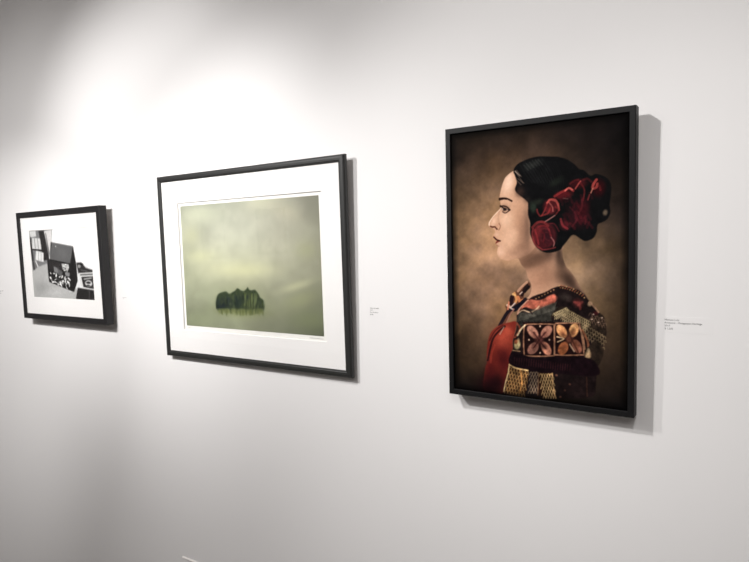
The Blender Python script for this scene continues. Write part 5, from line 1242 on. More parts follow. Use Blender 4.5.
('l',[(.5294,.1675),(.5276,.1259)],(64,74,42),.006,.4),
('l',[(.585,.1707),(.5841,.1518)],(92,100,56),.006,.4),
('l',[(.3668,.158),(.3651,.1247)],(64,74,42),.006,.4),
('l',[(.4192,.1611),(.4183,.1415)],(128,134,90),.006,.4),
('l',[(.3836,.159),(.382,.1243)],(128,134,90),.006,.4),
('l',[(.4644,.1637),(.4633,.1406)],(92,100,56),.006,.4),
('l',[(.4834,.1648),(.4815,.1251)],(64,74,42),.006,.4),
('l',[(.3954,.1597),(.3931,.1137)],(128,134,90),.006,.4),
('l',[(.2963,.1539),(.295,.1285)],(92,100,56),.006,.4),
('l',[(.3971,.1598),(.3953,.1218)],(128,134,90),.006,.4),
('l',[(.5909,.1711),(.5899,.1487)],(92,100,56),.006,.4)]
ART['interior']=[('p',[(-.0071,1.0005),(.4166,.9998),(.2988,.5076),(.0097,.3796)],(120,120,120),.006,1.0,0),
('p',[(.4047,1.0004),(1.0024,1.0001),(1.0171,.3888),(.8543,.5058),(.7229,.5262),(.7191,.7457),(.3875,.8125)],(244,244,243),.006,1.0,0),
('p',[(.0009,.4226),(.2743,.5076),(.2982,.2357),(.6413,.1018),(.7374,.1657),(.7204,-.0365),(-.0195,-.0534)],(178,178,176),.008,1.0,0),
('b',(.1407,.1468),.1497,.1286,(150,150,148),.7,1.0,0),
('b',(.3803,.0711),.1899,.0629,(196,196,194),.7,1.0,0),
('p',[(.0047,.9893),(.1155,.9944),(.1175,.91),(.0138,.8974)],(206,206,204),.006,1.0,0),
('p',[(.1704,.9875),(.2575,.9873),(.3168,.5699),(.2163,.5499)],(38,36,36),.006,1.0,0),
('p',[(.2645,.9828),(.3968,.9926),(.3807,.8168),(.3244,.6529)],(206,204,202),.006,1.0,0),
('l',[(.2904,.9443),(.3244,.6529)],(90,88,88),.012,.8),
('p',[(.0468,.8918),(.1848,.8758),(.1948,.7182),(.0298,.7178)],(208,208,206),.006,1.0,0),
('l',[(.084,.8797),(.0891,.7207)],(120,120,120),.01,.8),
('l',[(.1397,.8776),(.1447,.7194)],(140,140,140),.01,.8),
('l',[(.0031,.8935),(.0285,.5726),(.0289,.4442)],(26,24,24),.03,.9),
('l',[(.0298,.7178),(.2053,.697),(.2282,.6756)],(30,28,28),.012,.9),
('p',[(.0972,.6993),(.2272,.6651),(.2144,.5289),(.0737,.5615)],(220,220,218),.006,1.0,0),
('l',[(.1407,.6773),(.129,.5547)],(150,150,150),.008,.7),
('l',[(.1849,.6659),(.1735,.546)],(150,150,150),.008,.7),
('p',[(.0213,.5513),(.1514,.525),(.0654,.4229),(.0118,.4012)],(110,108,108),.008,1.0,0),
('l',[(.0767,.5402),(.1078,.4657)],(230,230,228),.014,.9),
('l',[(.0362,.5191),(.0397,.4228)],(30,30,30),.014,.9),
('p',[(.2801,.5703),(.329,.5698),(.3639,.8174),(.7236,.7456),(.7531,.4862),(.757,.2665),(.687,.1035),(.6201,.1213),(.2859,.2354),(.2768,.403)],(26,25,25),.006,1.0,0),
('p',[(.3799,.8086),(.7187,.7417),(.6578,.5064),(.3338,.5698)],(92,92,92),.004,1.0,0),
('b',(.5504,.649),.1376,.1015,(110,110,110),.5,1.0,0),
('b',(.442,.7533),.0142,.0102,(210,210,208),.9,.5,0),
('l',[(.3799,.8086),(.7187,.7417)],(140,140,140),.006,.7),
('p',[(.3027,.5492),(.5382,.5109),(.5271,.3843),(.3033,.4241)],(42,40,40),.006,1.0,0),
('b',(.4527,.2553),.0272,.014,(60,60,60),.9,.4,154),
('b',(.3633,.2397),.0201,.016,(190,190,188),.9,.4,17),
('b',(.4107,.3411),.0255,.0169,(220,220,218),.9,.4,107),
('b',(.4359,.2767),.0242,.0163,(60,60,60),.9,.4,3),
('b',(.4842,.3262),.015,.0113,(220,220,218),.9,.4,140),
('b',(.4112,.2613),.0152,.0112,(30,28,28),.9,.4,90),
('b',(.5219,.2533),.0163,.0205,(220,220,218),.9,.4,127),
('b',(.4126,.3185),.0168,.0092,(220,220,218),.9,.4,72),
('b',(.5816,.2486),.027,.0185,(220,220,218),.9,.4,38),
('b',(.6114,.2929),.0175,.0168,(235,235,232),.9,.4,13),
('b',(.507,.2065),.0162,.0093,(30,28,28),.9,.4,3),
('b',(.4339,.2025),.0142,.0171,(220,220,218),.9,.4,11),
('b',(.5686,.2848),.0207,.0136,(190,190,188),.9,.4,177),
('b',(.5566,.2501),.0179,.013,(190,190,188),.9,.4,0),
('b',(.5793,.157),.0212,.0205,(220,220,218),.9,.4,38),
('b',(.4297,.2145),.0227,.0095,(190,190,188),.9,.4,38),
('b',(.3863,.2388),.0175,.0121,(220,220,218),.9,.4,13),
('b',(.3719,.2643),.0123,.013,(60,60,60),.9,.4,82),
('b',(.6158,.2244),.0208,.0188,(190,190,188),.9,.4,113),
('b',(.4112,.319),.0222,.0173,(190,190,188),.9,.4,133),
('b',(.6137,.2698),.0268,.0189,(60,60,60),.9,.4,14),
('b',(.3259,.361),.0209,.0115,(235,235,232),.9,.4,46),
('b',(.5715,.2184),.0164,.0104,(220,220,218),.9,.4,23),
('b',(.4602,.2385),.0221,.0092,(190,190,188),.9,.4,165),
('b',(.3791,.3615),.0166,.0139,(220,220,218),.9,.4,8),
('b',(.3975,.2745),.0283,.0095,(190,190,188),.9,.4,160),
('b',(.6202,.1962),.0226,.0153,(190,190,188),.9,.4,106),
('b',(.6047,.2287),.0173,.012,(220,220,218),.9,.4,4),
('b',(.5132,.2517),.0237,.0122,(220,220,218),.9,.4,14),
('b',(.4807,.2199),.0266,.0174,(190,190,188),.9,.4,143),
('b',(.6036,.2482),.0226,.0192,(235,235,232),.9,.4,170),
('b',(.3146,.3013),.0124,.0167,(235,235,232),.9,.4,105),
('b',(.5099,.316),.0222,.0205,(235,235,232),.9,.4,131),
('b',(.4295,.2336),.0216,.0138,(60,60,60),.9,.4,15),
('b',(.5557,.3115),.0214,.0141,(190,190,188),.9,.4,172),
('b',(.3381,.2501),.0233,.0145,(220,220,218),.9,.4,66),
('b',(.3505,.2739),.0209,.0178,(30,28,28),.9,.4,119),
('b',(.4447,.2047),.0174,.0166,(190,190,188),.9,.4,114),
('b',(.563,.1958),.0149,.0109,(190,190,188),.9,.4,105),
('b',(.4143,.3329),.0203,.0187,(220,220,218),.9,.4,128),
('b',(.6157,.2567),.0142,.0136,(30,28,28),.9,.4,167),
('b',(.5766,.2506),.0201,.0164,(60,60,60),.9,.4,81),
('b',(.3361,.3707),.027,.0088,(30,28,28),.9,.4,103),
('b',(.4027,.2315),.0123,.01,(235,235,232),.9,.4,34),
('b',(.5586,.2736),.0243,.018,(220,220,218),.9,.4,80),
('b',(.5088,.2256),.025,.0201,(190,190,188),.9,.4,36),
('b',(.4654,.3124),.012,.0141,(220,220,218),.9,.4,32),
('b',(.3969,.3042),.0237,.0148,(60,60,60),.9,.4,179),
('b',(.3524,.2353),.024,.0111,(235,235,232),.9,.4,168),
('b',(.5455,.2985),.0191,.0158,(220,220,218),.9,.4,68),
('b',(.486,.196),.025,.02,(235,235,232),.9,.4,59),
('b',(.6282,.2811),.0253,.0178,(220,220,218),.9,.4,38),
('b',(.5906,.1532),.0273,.0148,(30,28,28),.9,.4,47),
('b',(.5457,.3164),.0199,.0086,(30,28,28),.9,.4,99),
('b',(.5553,.2398),.0121,.0182,(220,220,218),.9,.4,77),
('b',(.3157,.2956),.0239,.0199,(235,235,232),.9,.4,27),
('b',(.4713,.2245),.0257,.0168,(235,235,232),.9,.4,104),
('b',(.5264,.2048),.0189,.0152,(60,60,60),.9,.4,115),
('b',(.4716,.2054),.0212,.0122,(235,235,232),.9,.4,172),
('b',(.586,.2125),.0165,.0099,(60,60,60),.9,.4,94),
('p',[(.38,.4659),(.4428,.4454),(.4654,.3529),(.3845,.383)],(120,120,120),.006,1.0,0),
('p',[(.5145,.5069),(.6295,.4964),(.6366,.4459),(.5959,.3748),(.5307,.4252)],(180,180,178),.006,1.0,0),
('b',(.5835,.4761),.0138,.0101,(60,60,60),.8,.5,0),
('b',(.5726,.4351),.0139,.0102,(60,60,60),.8,.5,0),
('b',(.5813,.4921),.0138,.0102,(225,225,223),.8,.5,0),
('b',(.5735,.396),.0139,.0102,(60,60,60),.8,.5,0),
('b',(.5706,.4263),.0139,.0101,(60,60,60),.8,.5,0),
('b',(.6183,.45),.0138,.0101,(225,225,223),.8,.5,0),
('b',(.5493,.4484),.014,.0102,(60,60,60),.8,.5,0),
('b',(.5529,.4049),.0139,.0102,(225,225,223),.8,.5,0),
('b',(.5793,.4855),.0139,.0101,(225,225,223),.8,.5,0),
('b',(.5817,.4026),.0139,.0102,(60,60,60),.8,.5,0),
('b',(.59,.3974),.0139,.0102,(60,60,60),.8,.5,0),
('b',(.5436,.4735),.014,.0102,(225,225,223),.8,.5,0),
('b',(.5559,.4604),.0139,.0102,(225,225,223),.8,.5,0),
('b',(.5297,.4221),.014,.0103,(60,60,60),.8,.5,0),
('p',[(.5621,.3847),(.6419,.3753),(.6252,.3144),(.5646,.3338)],(130,130,130),.006,1.0,0),
('p',[(.449,.4351),(.5271,.3843),(.4981,.3226),(.4478,.3424)],(90,90,90),.006,1.0,0),
('p',[(.7557,.5161),(.8337,.5217),(.8931,.4467),(1.0083,.412),(1.014,.3499),(.7757,.3567)],(46,44,44),.008,1.0,0),
('b',(.796,.4663),.0309,.0318,(170,170,168),.8,.5,0),
('b',(.836,.496),.0306,.0198,(24,24,24),.9,.5,0),
('l',[(.825,.4168),(.9108,.3976)],(90,90,90),.01,.8),
('p',[(.7724,.3706),(1.0171,.3888),(1.0139,.1354),(.8146,.1582)],(214,214,212),.005,1.0,0),
('p',[(.8168,.3175),(1.0124,.3304),(1.007,.1547),(.8384,.1788)],(40,38,38),.005,1.0,0),
('l',[(.8082,.3472),(1.0148,.3596)],(90,90,90),.012,.8),
('b',(.9232,.2307),.0645,.0514,(200,200,198),1.0,.3,0),
('b',(.9197,.2404),.0431,.0236,(34,32,32),.9,.5,0),
('b',(.9121,.2008),.0389,.0158,(60,60,60),.9,.5,0),
('l',[(.8583,.2885),(.9679,.3062)],(180,180,178),.012,.8),
('p',[(.7486,.1661),(1.0182,.1355),(1.0066,-.0117),(.7057,.0032)],(34,32,32),.006,1.0,0),
('l',[(.9225,.142),(.9221,.0037)],(90,88,88),.012,.8)]


def smooth(pts, n=6):
    p = np.array(pts, float); N = len(p); out = []
    for i in range(N):
        a, b, c, d = p[i - 1], p[i], p[(i + 1) % N], p[(i + 2) % N]
        for k in range(n):
            t = k / n
            out.append(.5 * ((2 * b) + (c - a) * t + (2 * a - 5 * b + 4 * c - d) * t * t + (3 * b - a - 3 * c + d) * t ** 3))
    return np.array(out)
def gblur(a, s):
    if s < .3: return a
    r = int(math.ceil(3 * s)); k = np.exp(-.5 * (np.arange(-r, r + 1) / s) ** 2); k /= k.sum()
    a = np.pad(a, r, mode='edge')
    a = sum(k[i] * a[:, i:a.shape[1] - 2 * r + i] for i in range(2 * r + 1))
    return sum(k[i] * a[i:a.shape[0] - 2 * r + i] for i in range(2 * r + 1))
def vnoise(h, w_, sc, seed, asp=1.0):
    rs = np.random.RandomState(seed); out = np.zeros((h, w_)); amp = 1.; tot = 0
    for o in range(4):
        n = max(2, int(sc * 2 ** o)); m_ = max(2, int(n * asp)); g = rs.rand(m_ + 2, n + 2)
        y = np.linspace(0, m_, h); x = np.linspace(0, n, w_); yi = y.astype(int); xi = x.astype(int)
        fy = (y - yi)[:, None]; fx = (x - xi)[None]; fy = fy * fy * (3 - 2 * fy); fx = fx * fx * (3 - 2 * fx)
        g00 = g[np.ix_(yi, xi)]; g01 = g[np.ix_(yi, xi + 1)]; g10 = g[np.ix_(yi + 1, xi)]; g11 = g[np.ix_(yi + 1, xi + 1)]
        out += amp * ((g00 * (1 - fx) + g01 * fx) * (1 - fy) + (g10 * (1 - fx) + g11 * fx) * fy); tot += amp; amp *= .55
    return out / tot - .5
class Canvas:
    def __init__(s, nu, nv, W, H):
        s.nu, s.nv, s.W, s.H = nu, nv, W, H; s.asp = H / W
        s.x = np.linspace(0, 1, nu); s.y = np.linspace(0, 1, nv) ; s.c = np.zeros((nv, nu, 3))
    def grid(s, rows):          # rows: list of (v from top, colours left to right)
        vs = [1 - r[0] for r in rows][::-1]; cs = [r[1] for r in rows][::-1]
        us = np.linspace(0, 1, len(cs[0])); cs = np.array(cs, float)
        for ch in range(3):
            tmp = np.array([np.interp(s.x, us, cs[i, :, ch]) for i in range(len(vs))])
            s.c[..., ch] = gblur(np.array([np.interp(s.y, vs, tmp[:, j]) for j in range(s.nu)]).T, s.nu * .03)
    def put(s, a, col, sl):
        s.c[sl] += a[..., None] * (np.array(col, float) - s.c[sl])
    def win(s, u0, u1, v0, v1):
        i0 = max(0, int(u0 * (s.nu - 1))); i1 = min(s.nu, int(u1 * (s.nu - 1)) + 2)
        j0 = max(0, int(v0 * (s.nv - 1))); j1 = min(s.nv, int(v1 * (s.nv - 1)) + 2)
        if i1 <= i0 or j1 <= j0: return None
        return (slice(j0, j1), slice(i0, i1))
    def run(s, ops):
        for o in ops:
            if o[0] == 'p':
                _, pts, col, bl, op, sm = o
                q = smooth(pts) if sm else np.array(pts, float)
                m = 3 * bl + .01; sl = s.win(q[:, 0].min() - m, q[:, 0].max() + m, q[:, 1].min() - m, q[:, 1].max() + m)
                if sl is None: continue
                X = s.x[sl[1]]; Y = s.y[sl[0]]; acc = np.zeros((len(Y), len(X)))
                for dy in (-.33, 0, .33):
                    for dx in (-.33, 0, .33):
                        XX = (X + dx / s.nu)[None]; YY = (Y + dy / s.nv)[:, None]; ins = np.zeros((len(Y), len(X)), bool)
                        a = q; b = np.roll(q, -1, 0)
                        for (xa, ya), (xb, yb) in zip(a, b):
                            if ya == yb: continue
                            ins ^= ((ya > YY) != (yb > YY)) & (XX < (xb - xa) * (YY - ya) / (yb - ya) + xa)
                        acc += ins
                s.put(op * gblur(acc / 9., bl * s.nu * .6), col, sl)
            elif o[0] == 'l':
                _, pts, col, wd, op = o
                q = np.array(pts, float)
                if len(q) > 2:
                    e = np.vstack([2 * q[0] - q[1], q, 2 * q[-1] - q[-2]]); r = []
                    for i in range(1, len(e) - 2):
                        a, b, c, d = e[i - 1:i + 3]
                        for t in (0, .25, .5, .75): r.append(.5 * ((2 * b) + (c - a) * t + (2 * a - 5 * b + 4 * c - d) * t * t + (3 * b - a - 3 * c + d) * t ** 3))
                    r.append(e[-2]); q = np.array(r)
                m = wd + .012; sl = s.win(q[:, 0].min() - m, q[:, 0].max() + m, q[:, 1].min() - m, q[:, 1].max() + m)
                if sl is None: continue
                X = s.x[sl[1]][None]; Y = s.y[sl[0]][:, None] * s.asp; best = np.full((Y.shape[0], X.shape[1]), 9.)
                for a, b in zip(q[:-1], q[1:]):
                    ax, ay = a[0], a[1] * s.asp; dx, dy = b[0] - ax, b[1] * s.asp - ay; L = dx * dx + dy * dy + 1e-12
                    t = np.clip(((X - ax) * dx + (Y - ay) * dy) / L, 0, 1)
                    best = np.minimum(best, (X - ax - t * dx) ** 2 + (Y - ay - t * dy) ** 2)
                d = np.sqrt(best); px = 1. / s.nu
                s.put(op * np.clip((wd * .5 + px * .9 - d) / (px * 1.3), 0, 1), col, sl)
            elif o[0] == 's': keep = s.c.copy()
            elif o[0] == 'c':       # everything painted since 's' stays inside this outline
                done = s.c.copy(); s.c = np.zeros_like(done)
                s.run([('p', o[1], (1, 1, 1), o[2], 1, 1)]); a = s.c[..., :1]
                s.c = keep * (1 - a) + done * a
            elif o[0] == 'm':       # uneven weave or grain inside an outline
                _, pts, amp, scale, seed = o
                q = smooth(pts); XX = s.x[None]; YY = s.y[:, None]; ins = np.zeros((s.nv, s.nu), bool)
                for (xa, ya), (xb, yb) in zip(q, np.roll(q, -1, 0)):
                    if ya != yb: ins ^= ((ya > YY) != (yb > YY)) & (XX < (xb - xa) * (YY - ya) / (yb - ya) + xa)
                s.c *= 1 + (gblur(ins.astype(float), 1) * amp * 2 * vnoise(s.nv, s.nu, scale, seed, s.asp))[..., None]
            elif o[0] == 'b':
                _, (u, v), rx, ry, col, op, bl, rot = o
                ry_ = ry * s.asp; R = max(rx, ry_) * (1.8 if bl >= 1 else 1.1) + .01
                sl = s.win(u - R, u + R, v - R / s.asp, v + R / s.asp)
                if sl is None: continue
                X = (s.x[sl[1]] - u)[None]; Y = -(s.y[sl[0]] - v)[:, None] * s.asp
                a = math.radians(rot); xr = X * math.cos(a) + Y * math.sin(a); yr = -X * math.sin(a) + Y * math.cos(a)
                r = np.sqrt((xr / rx) ** 2 + (yr / ry_) ** 2)
                al = np.exp(-1.6 * r * r) * (r < 1.8) if bl >= 1 else np.clip((1 - r) / max(bl, .05), 0, 1)
                s.put(op * al, col, sl)
    def build(s, name, m, parent, ox, oz, y):
        X, Z = np.meshgrid(ox + s.x * s.W, oz + s.y * s.H); n = s.nu * s.nv
        co = np.stack([X, np.full_like(X, y), Z], -1).reshape(-1, 3)
        i = np.arange(n).reshape(s.nv, s.nu)
        f = np.stack([i[:-1, :-1], i[:-1, 1:], i[1:, 1:], i[1:, :-1]], -1).reshape(-1, 4)
        me = bpy.data.meshes.new(name)
        me.vertices.add(n); me.vertices.foreach_set('co', co.ravel())
        me.loops.add(f.size); me.loops.foreach_set('vertex_index', f.ravel())
        me.polygons.add(len(f)); me.polygons.foreach_set('loop_start', np.arange(0, f.size, 4))
        me.polygons.foreach_set('loop_total', np.full(len(f), 4)); me.update(calc_edges=True)
        at = me.color_attributes.new('ink', 'FLOAT_COLOR', 'POINT')
        c = np.ones((n, 4)); c[:, :3] = lin(np.clip(s.c, 0, 255)).reshape(-1, 3)
        at.data.foreach_set('color', c.ravel().astype(np.float32))
        me.materials.append(m)
        o = bpy.data.objects.new(name, me); COL.objects.link(o); o.parent = parent
        return o

# ------------------------------------------------------------ framed pictures
FR = [[-1.95139, -1.51384, -0.20457, 0.12121, 0.02248, 0.01625, 0.0249, 0.00175, 0.01], [-1.28738, -0.70805, -0.26989, 0.18014, 0.01304, 0.01505, 0.01953, 0.00201, 0.005], [-0.48165, -0.17122, -0.27056, 0.19749, 0.02108, 0.00943, 0.01557, -0.00478, 0.0095]]   # x0, x1, z0, z1 (relative to the eye), thickness, face width, tilt, roll, gap (in units of S)
def root_for(k, name, label, cat, group=None):
    x0, x1, z0, z1, t, w_, ti, ro, gap = FR[k]
    x0, x1, z0, z1, t, w_, gap = [v * S for v in (x0, x1, z0, z1, t, w_, gap)]
    xc, zc = (x0 + x1) / 2, (z0 + z1) / 2
    Mx = (Matrix.Translation((0, -gap, EYE)) @ Matrix.Translation((0, 0, z0)) @ Matrix.Rotation(ti, 4, 'X') @ Matrix.Translation((0, 0, -z0))
          @ Matrix.Translation((xc, 0, zc)) @ Matrix.Rotation(-ro, 4, 'Y') @ Matrix.Translation((-xc, 0, -zc)) @ Matrix.Translation((xc, 0, z0)))
    r = empty(name, (0, 0, 0)); r.matrix_world = Mx
    tag(r, label, cat, group)
    return r, x1 - x0, z1 - z0, t, w_, gap, ti
def moulding(W, H, prof, m, parent, name='frame'):
    # prof: (inset, depth towards the room), swept round the rectangle with mitred corners; origin bottom centre
    V = []; F = []; n = len(prof)
    for (sx, sz) in ((-1, 0), (1, 0), (1, 1), (-1, 1)):
        for (i, d) in prof:
            V.append((sx * (W / 2 - i), -d, i if sz == 0 else H - i))
    for c in range(4):
        c2 = (c + 1) % 4
        for k in range(n):
            k2 = (k + 1) % n
            F.append((c * n + k, c2 * n + k, c2 * n + k2, c * n + k2))
    o = mesh_obj(name, V, F, m, parent)
    bm = bmesh.new(); bm.from_mesh(o.data); bmesh.ops.recalc_face_normals(bm, faces=bm.faces); bm.to_mesh(o.data); bm.free()
    return o
def rect_ring(name, a, b, y0, y1, m, parent):
    # flat board with a bevelled window; a outer rect, b window rect (x0,x1,z0,z1); y0 face, y1 back
    def corners(r, g=0): return [(r[0] - g, r[2] - g), (r[1] + g, r[2] - g), (r[1] + g, r[3] + g), (r[0] - g, r[3] + g)]
    V = [(x, y0, z) for x, z in corners(a)] + [(x, y0, z) for x, z in corners(b)] + [(x, y1, z) for x, z in corners(b, -(y1 - y0) * .7)] + [(x, y1, z) for x, z in corners(a)]
    F = []
    for i in range(4):
        j = (i + 1) % 4
        F += [(i, j, 4 + j, 4 + i), (4 + i, 4 + j, 8 + j, 8 + i), (8 + i, 8 + j, 12 + j, 12 + i), (12 + i, 12 + j, j, i)]
    o = mesh_obj(name, V, F, m, parent)
    o.data.materials.append(M_bevel)
    for i, pl in enumerate(o.data.polygons): pl.material_index = 1 if i % 4 == 1 else 0
    return o
def fixings(W, H, gap, ti, parent):
    # hanging cleat and bumpers that bridge the gap to the wall
    zc = H * .8; far = gap + math.sin(ti) * zc
    box('hanging_cleat', (-W * .3, -.001, zc - .015), (W * .3, far - .0003, zc + .015), M_metal, parent)
    for sx in (-1, 1):
        far = gap + math.sin(ti) * .02
        box('bumper', (sx * W * .4 - .008, -.001, .012), (sx * W * .4 + .008, far - .0003, .028), M_back, parent)

# ---- portrait of the woman in profile
r, W, H, t, fw, gap, ti = root_for(2, 'framed_picture', 'large black framed portrait of a woman in profile with red roses in her dark hair', 'picture', 'framed pictures on the gallery wall')
moulding(W, H, [(0, 0), (0, t - .0012), (.0012, t), (fw - .001, t), (fw, t - .001), (fw, 0.002)], M_black, r)
box('backing_board', (-W / 2 + .004, -.004, .004), (W / 2 - .004, -.0005, H - .004), M_back, r)
cv = Canvas(330, 506, W - 2 * fw + .002, H - 2 * fw + .002)
cv.grid([(0, [(20, 17, 16), (34, 28, 24), (36, 29, 25), (24, 20, 19), (12, 11, 12)]),
         (.10, [(40, 32, 27), (66, 51, 41), (60, 47, 39), (38, 31, 28), (16, 14, 14)]),
         (.24, [(80, 63, 47), (122, 95, 71), (92, 72, 57), (58, 47, 39), (27, 22, 19)]),
         (.38, [(102, 80, 58), (156, 121, 90), (150, 118, 90), (82, 66, 53), (38, 31, 26)]),
         (.52, [(102, 80, 59), (152, 118, 92), (150, 118, 92), (138, 112, 88), (50, 40, 32)]),
         (.66, [(78, 61, 45), (126, 97, 73), (140, 108, 84), (112, 90, 68), (48, 38, 30)]),
         (.82, [(56, 43, 33), (92, 70, 52), (86, 66, 50), (66, 52, 40), (38, 30, 24)]),
         (.94, [(32, 25, 20), (52, 40, 31), (50, 38, 30), (40, 32, 26), (24, 19, 16)]),
         (1, [(12, 11, 12), (22, 18, 17), (22, 18, 16), (18, 15, 14), (10, 10, 11)])])
cv.c *= (1.1 + .5 * vnoise(cv.nv, cv.nu, 5, 3, 1.5) + .55 * vnoise(cv.nv, cv.nu, 14, 8, 1.5))[..., None]
cv.c *= 1 + np.array([.02, 0, -.10]) * (2 * vnoise(cv.nv, cv.nu, 6, 33, 1.5))[..., None]
cv.run(ART['portrait'])
ed = np.minimum(np.minimum(cv.x, 1 - cv.x)[None] * np.ones((cv.nv, 1)), (np.minimum(cv.y, 1 - cv.y) * cv.asp)[:, None])
cv.c *= (.2 + .8 * np.clip(ed / .045, 0, 1) ** .8)[..., None]
cv.c -= 5      # the print's own dark border
cv.c *= (1 + .10 * vnoise(cv.nv, cv.nu, 90, 18, 1.5))[..., None]
cv.build('print', art_mat('portrait_ink', .7, .03), r, -W / 2 + fw - .001, fw - .001, -(t - .003 * S))
fixings(W, H, gap, ti, r)

# ---- misty island with trees
r, W, H, t, fw, gap, ti = root_for(1, 'framed_picture', 'wide dark wood frame, white mat, misty green picture of an island of trees', 'picture', 'framed pictures on the gallery wall')
pr = [(.002, 0), (0, .003), (0, t * .62)]
for a in range(1, 8):
    th = math.radians(90 * a / 8.)
    pr.append((fw * .38 * (1 - math.cos(th)), t * .62 + t * .38 * math.sin(th)))
pr += [(fw * .45, t), (fw * .72, t * .985), (fw * .80, t * .93), (fw * .93, t * .90), (fw, t * .84), (fw, .003)]
moulding(W, H, pr, M_grain, r)
box('backing_board', (-W / 2 + .006, -.004, .006), (W / 2 - .006, -.0005, H - .006), M_back, r)
sx = lambda v: v * S - W / 2
op = (sx(0.0700), sx(0.5165), 0.0699 * S, 0.3815 * S)
rect_ring('mat_board', (-W / 2 + fw * .7, W / 2 - fw * .7, fw * .7, H - fw * .7), op, -(t - .0036 * S), -(t - .0050 * S), M_mat, r)
yp = -(t - .0064 * S)
box('print_paper', (op[0] - .01, yp, op[2] - .01), (op[1] + .01, yp + .001, op[3] + .01), M_paper, r)
cv = Canvas(230, 160, (0.5082 - 0.0786) * S, (0.3734 - 0.0809) * S)
cv.grid([(0, [(176, 180, 150), (186, 190, 162), (190, 192, 164), (176, 174, 148), (142, 142, 118)]),
         (.25, [(186, 188, 152), (202, 204, 172), (198, 200, 170), (188, 186, 156), (156, 156, 126)]),
         (.5, [(180, 184, 142), (202, 204, 158), (200, 202, 158), (182, 182, 146), (158, 158, 124)]),
         (.72, [(164, 170, 128), (176, 182, 138), (178, 180, 134), (160, 162, 126), (138, 142, 106)]),
         (1, [(138, 146, 108), (146, 154, 116), (150, 156, 116), (136, 142, 106), (104, 112, 80)])])
cv.c += .36 * (cv.c.mean(-1, keepdims=True) - cv.c)
cv.c *= (.93 + .22 * vnoise(cv.nv, cv.nu, 5, 21, .8) + .09 * vnoise(cv.nv, cv.nu, 14, 4, .8))[..., None]
cv.run(ART['island'])
cv.build('print', art_mat('island_ink', .8, .1), r, sx(0.0786), 0.0809 * S, yp - .0004)
def text_obj(name, lines, size, m, parent, x, z, y, lh, extr=.0):
    made = []
    for i, tx in enumerate(lines):
        if not tx: continue
        c = bpy.data.curves.new('txt', 'FONT'); c.body = tx; c.size = size; c.resolution_u = 2
        o = bpy.data.objects.new('txt', c); COL.objects.link(o)
        bpy.context.view_layer.update()
        me = bpy.data.meshes.new_from_object(o.evaluated_get(bpy.context.evaluated_depsgraph_get()))
        bpy.data.objects.remove(o)
        me.transform(Matrix.Translation((x, y, z - i * lh)) @ Matrix.Rotation(math.pi / 2, 4, 'X'))
        made.append(me)
    bm = bmesh.new()
    for me in made: bm.from_mesh(me)
    me = bpy.data.meshes.new(name); bm.to_mesh(me); bm.free(); me.materials.append(m)
    o = bpy.data.objects.new(name, me); COL.objects.link(o); o.parent = parent
    return o
def scribble(name, x, z, y, n, wd, h, seed, parent):
    rs = random.Random(seed); V = []; F = []; th = .0007
    for i in range(n * 4 + 1):
        xx = x + wd * i / (n * 4.); zz = z + h * (.5 * math.sin(i * 1.9) * rs.uniform(.3, 1)) + rs.uniform(-.0003, .0003)
        V += [(xx, y, zz - th / 2), (xx + .0002, y, zz + th / 2)]
        if i: k = 2 * i; F.append((k - 2, k, k + 1, k - 1))
    return mesh_obj(name, V, F, M_pencil, parent)
scribble('signature', sx(.470), (0.0809 + 0.0699) / 2 * S, yp - .0004, 14, .045, .005, 3, r)['label'] = 'faint pencil signature at lower right'
scribble('edition_number', sx(.083), (0.0809 + 0.0699) / 2 * S, yp - .0004, 4, .014, .0025, 5, r)['label'] = 'faint pencil edition number at lower left'
yg = -(t - .0029 * S)
box('glass_pane', (-W / 2 + fw * .75, yg, fw * .75), (W / 2 - fw * .75, yg + .0006, H - fw * .75), M_glass, r)
fixings(W, H, gap, ti, r)

# ---- black and white interior photograph
r, W, H, t, fw, gap, ti = root_for(0, 'framed_picture', 'small charcoal framed black and white photograph of an interior with a tilted dark case', 'picture', 'framed pictures on the gallery wall')
moulding(W, H, [(.001, 0), (0, .001), (0, t - .0015), (.0015, t), (fw - .001, t), (fw, t - .001), (fw, .003)], M_black3, r)
box('backing_board', (-W / 2 + .006, -.004, .006), (W / 2 - .006, -.0005, H - .006), M_back, r)
sx0 = lambda v: v * S - W / 2
op = (sx0(0.0610), sx0(0.3809), 0.0666 * S, 0.2695 * S)
rect_ring('mat_board', (-W / 2 + fw * .7, W / 2 - fw * .7, fw * .7, H - fw * .7), op, -(t - .0042 * S), -(t - .0050 * S), M_mat, r)
cv = Canvas(210, 134, op[1] - op[0], op[3] - op[2])
cv.c[:] = 225
cv.run(ART['interior'])
cv.c *= (1 + .12 * vnoise(cv.nv, cv.nu, 50, 2, .7))[..., None]
cv.build('print', art_mat('photograph_ink', .6, .2), r, op[0], op[2], -(t - .0051 * S))
yg = -(t - .0036 * S)
box('glass_pane', (-W / 2 + fw * .75, yg, fw * .75), (W / 2 - fw * .75, yg + .0006, H - fw * .75), M_glass, r)
fixings(W, H, gap, ti, r)

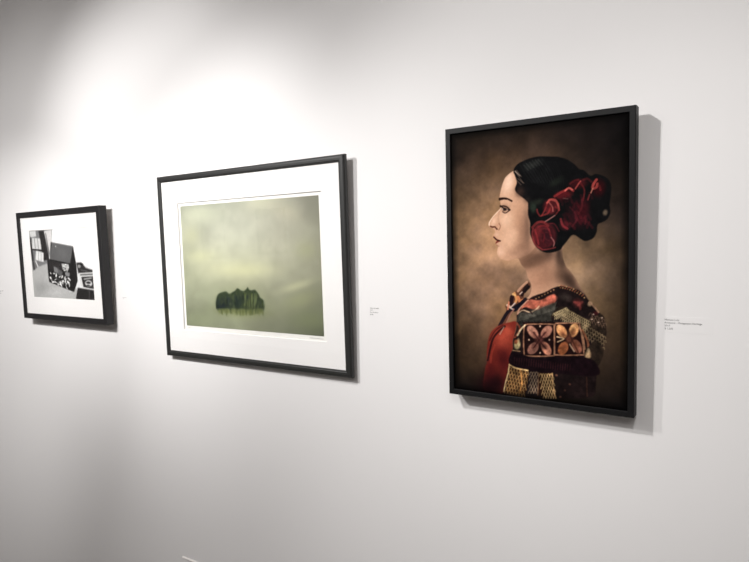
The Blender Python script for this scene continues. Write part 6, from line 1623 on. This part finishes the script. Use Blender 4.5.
# ------------------------------------------------------------ wall labels
def wall_label(x, z, wd, ht, size, lh, lines, label):
    e = tag(empty('wall_label', (x, 0, z)), label, 'label', 'wall labels beside the pictures')
    box('card', (-.004, -.0003, -ht), (wd, .0002, .004), M_card, e)
    text_obj('lettering', lines, size, M_ink, e, 0, -size * .75, -.0005, lh)
    return e
wall_label(-0.1690, 1.4496, .080, .026, .0048, .0056, ['Mariana Lutz', 'Ancestral \u2013 Paraguayan Heritage', '2017', '$ 1,200'],
           'small white label with four grey text lines right of the roses portrait')
wall_label(-0.8388, 1.4444, .044, .024, .0044, .0054, ['Isla en la niebla', '2017', 'Fine Art Print', '$ 950'],
           'small white label with grey text between the misty island picture and the portrait')
wall_label(-1.8568, 1.4391, .034, .022, .0036, .0050, ['Interior, 2016', 'Print'],
           'tiny white label beside the black and white photograph, left of the misty picture')
wall_label(-2.7048, 1.4417, .058, .026, .0043, .0054, ['Silver gelatin print', '2016', '$ 400'],
           'small white label cut by the left edge of the photo')


# ------------------------------------------------------------ thin white strip low on the wall
bm = bmesh.new()
prof = [(-.0001, 0), (-.0035, 0), (-.0042, .0004), (-.0040, .0010), (-.0022, .0030), (-.0001, .0046)]
vs = [[bm.verts.new((x, y, 0.5934 + z)) for y, z in prof] for x in (-1.5959, .30)]
for k in range(len(prof)):
    bm.faces.new((vs[0][k], vs[1][k], vs[1][(k + 1) % 6], vs[0][(k + 1) % 6]))
bm.faces.new(vs[0]); bm.faces.new(list(reversed(vs[1])))
bmesh.ops.recalc_face_normals(bm, faces=bm.faces)
me = bpy.data.meshes.new('cable_cover'); bm.to_mesh(me); bm.free(); me.materials.append(M_white_pl)
o = bpy.data.objects.new('cable_cover', me); COL.objects.link(o)
tag(o, 'thin white strip running along the wall near the floor', 'cable cover')


# ------------------------------------------------------------ pictures on the facing wall, seen only as reflections in the glass
for i, (x, z, w2, h2, col, lab) in enumerate([(-5.75, 1.62, .52, .62, (176, 168, 150), 'thin black framed print on the facing wall, nearer the spotlit pictures'),
                                (-6.9, 1.60, .5, .7, (130, 140, 120), 'thin black framed greenish print on the facing wall, farther along the room')]):
    e = empty('framed_picture', (x, Y0 + .001, z - h2 / 2)); tag(e, lab, 'picture', 'framed prints on the facing wall')
    V = []; moulding(w2, h2, [(0, 0), (0, -.03), (.015, -.03), (.015, -.004)], M_black, e)
    box('print', (-w2 / 2 + .014, .004, .014), (w2 / 2 - .014, .012, h2 - .014), mat('facing_print', col, .7, .2, var=(4, .5, (1, 1, 1))), e)
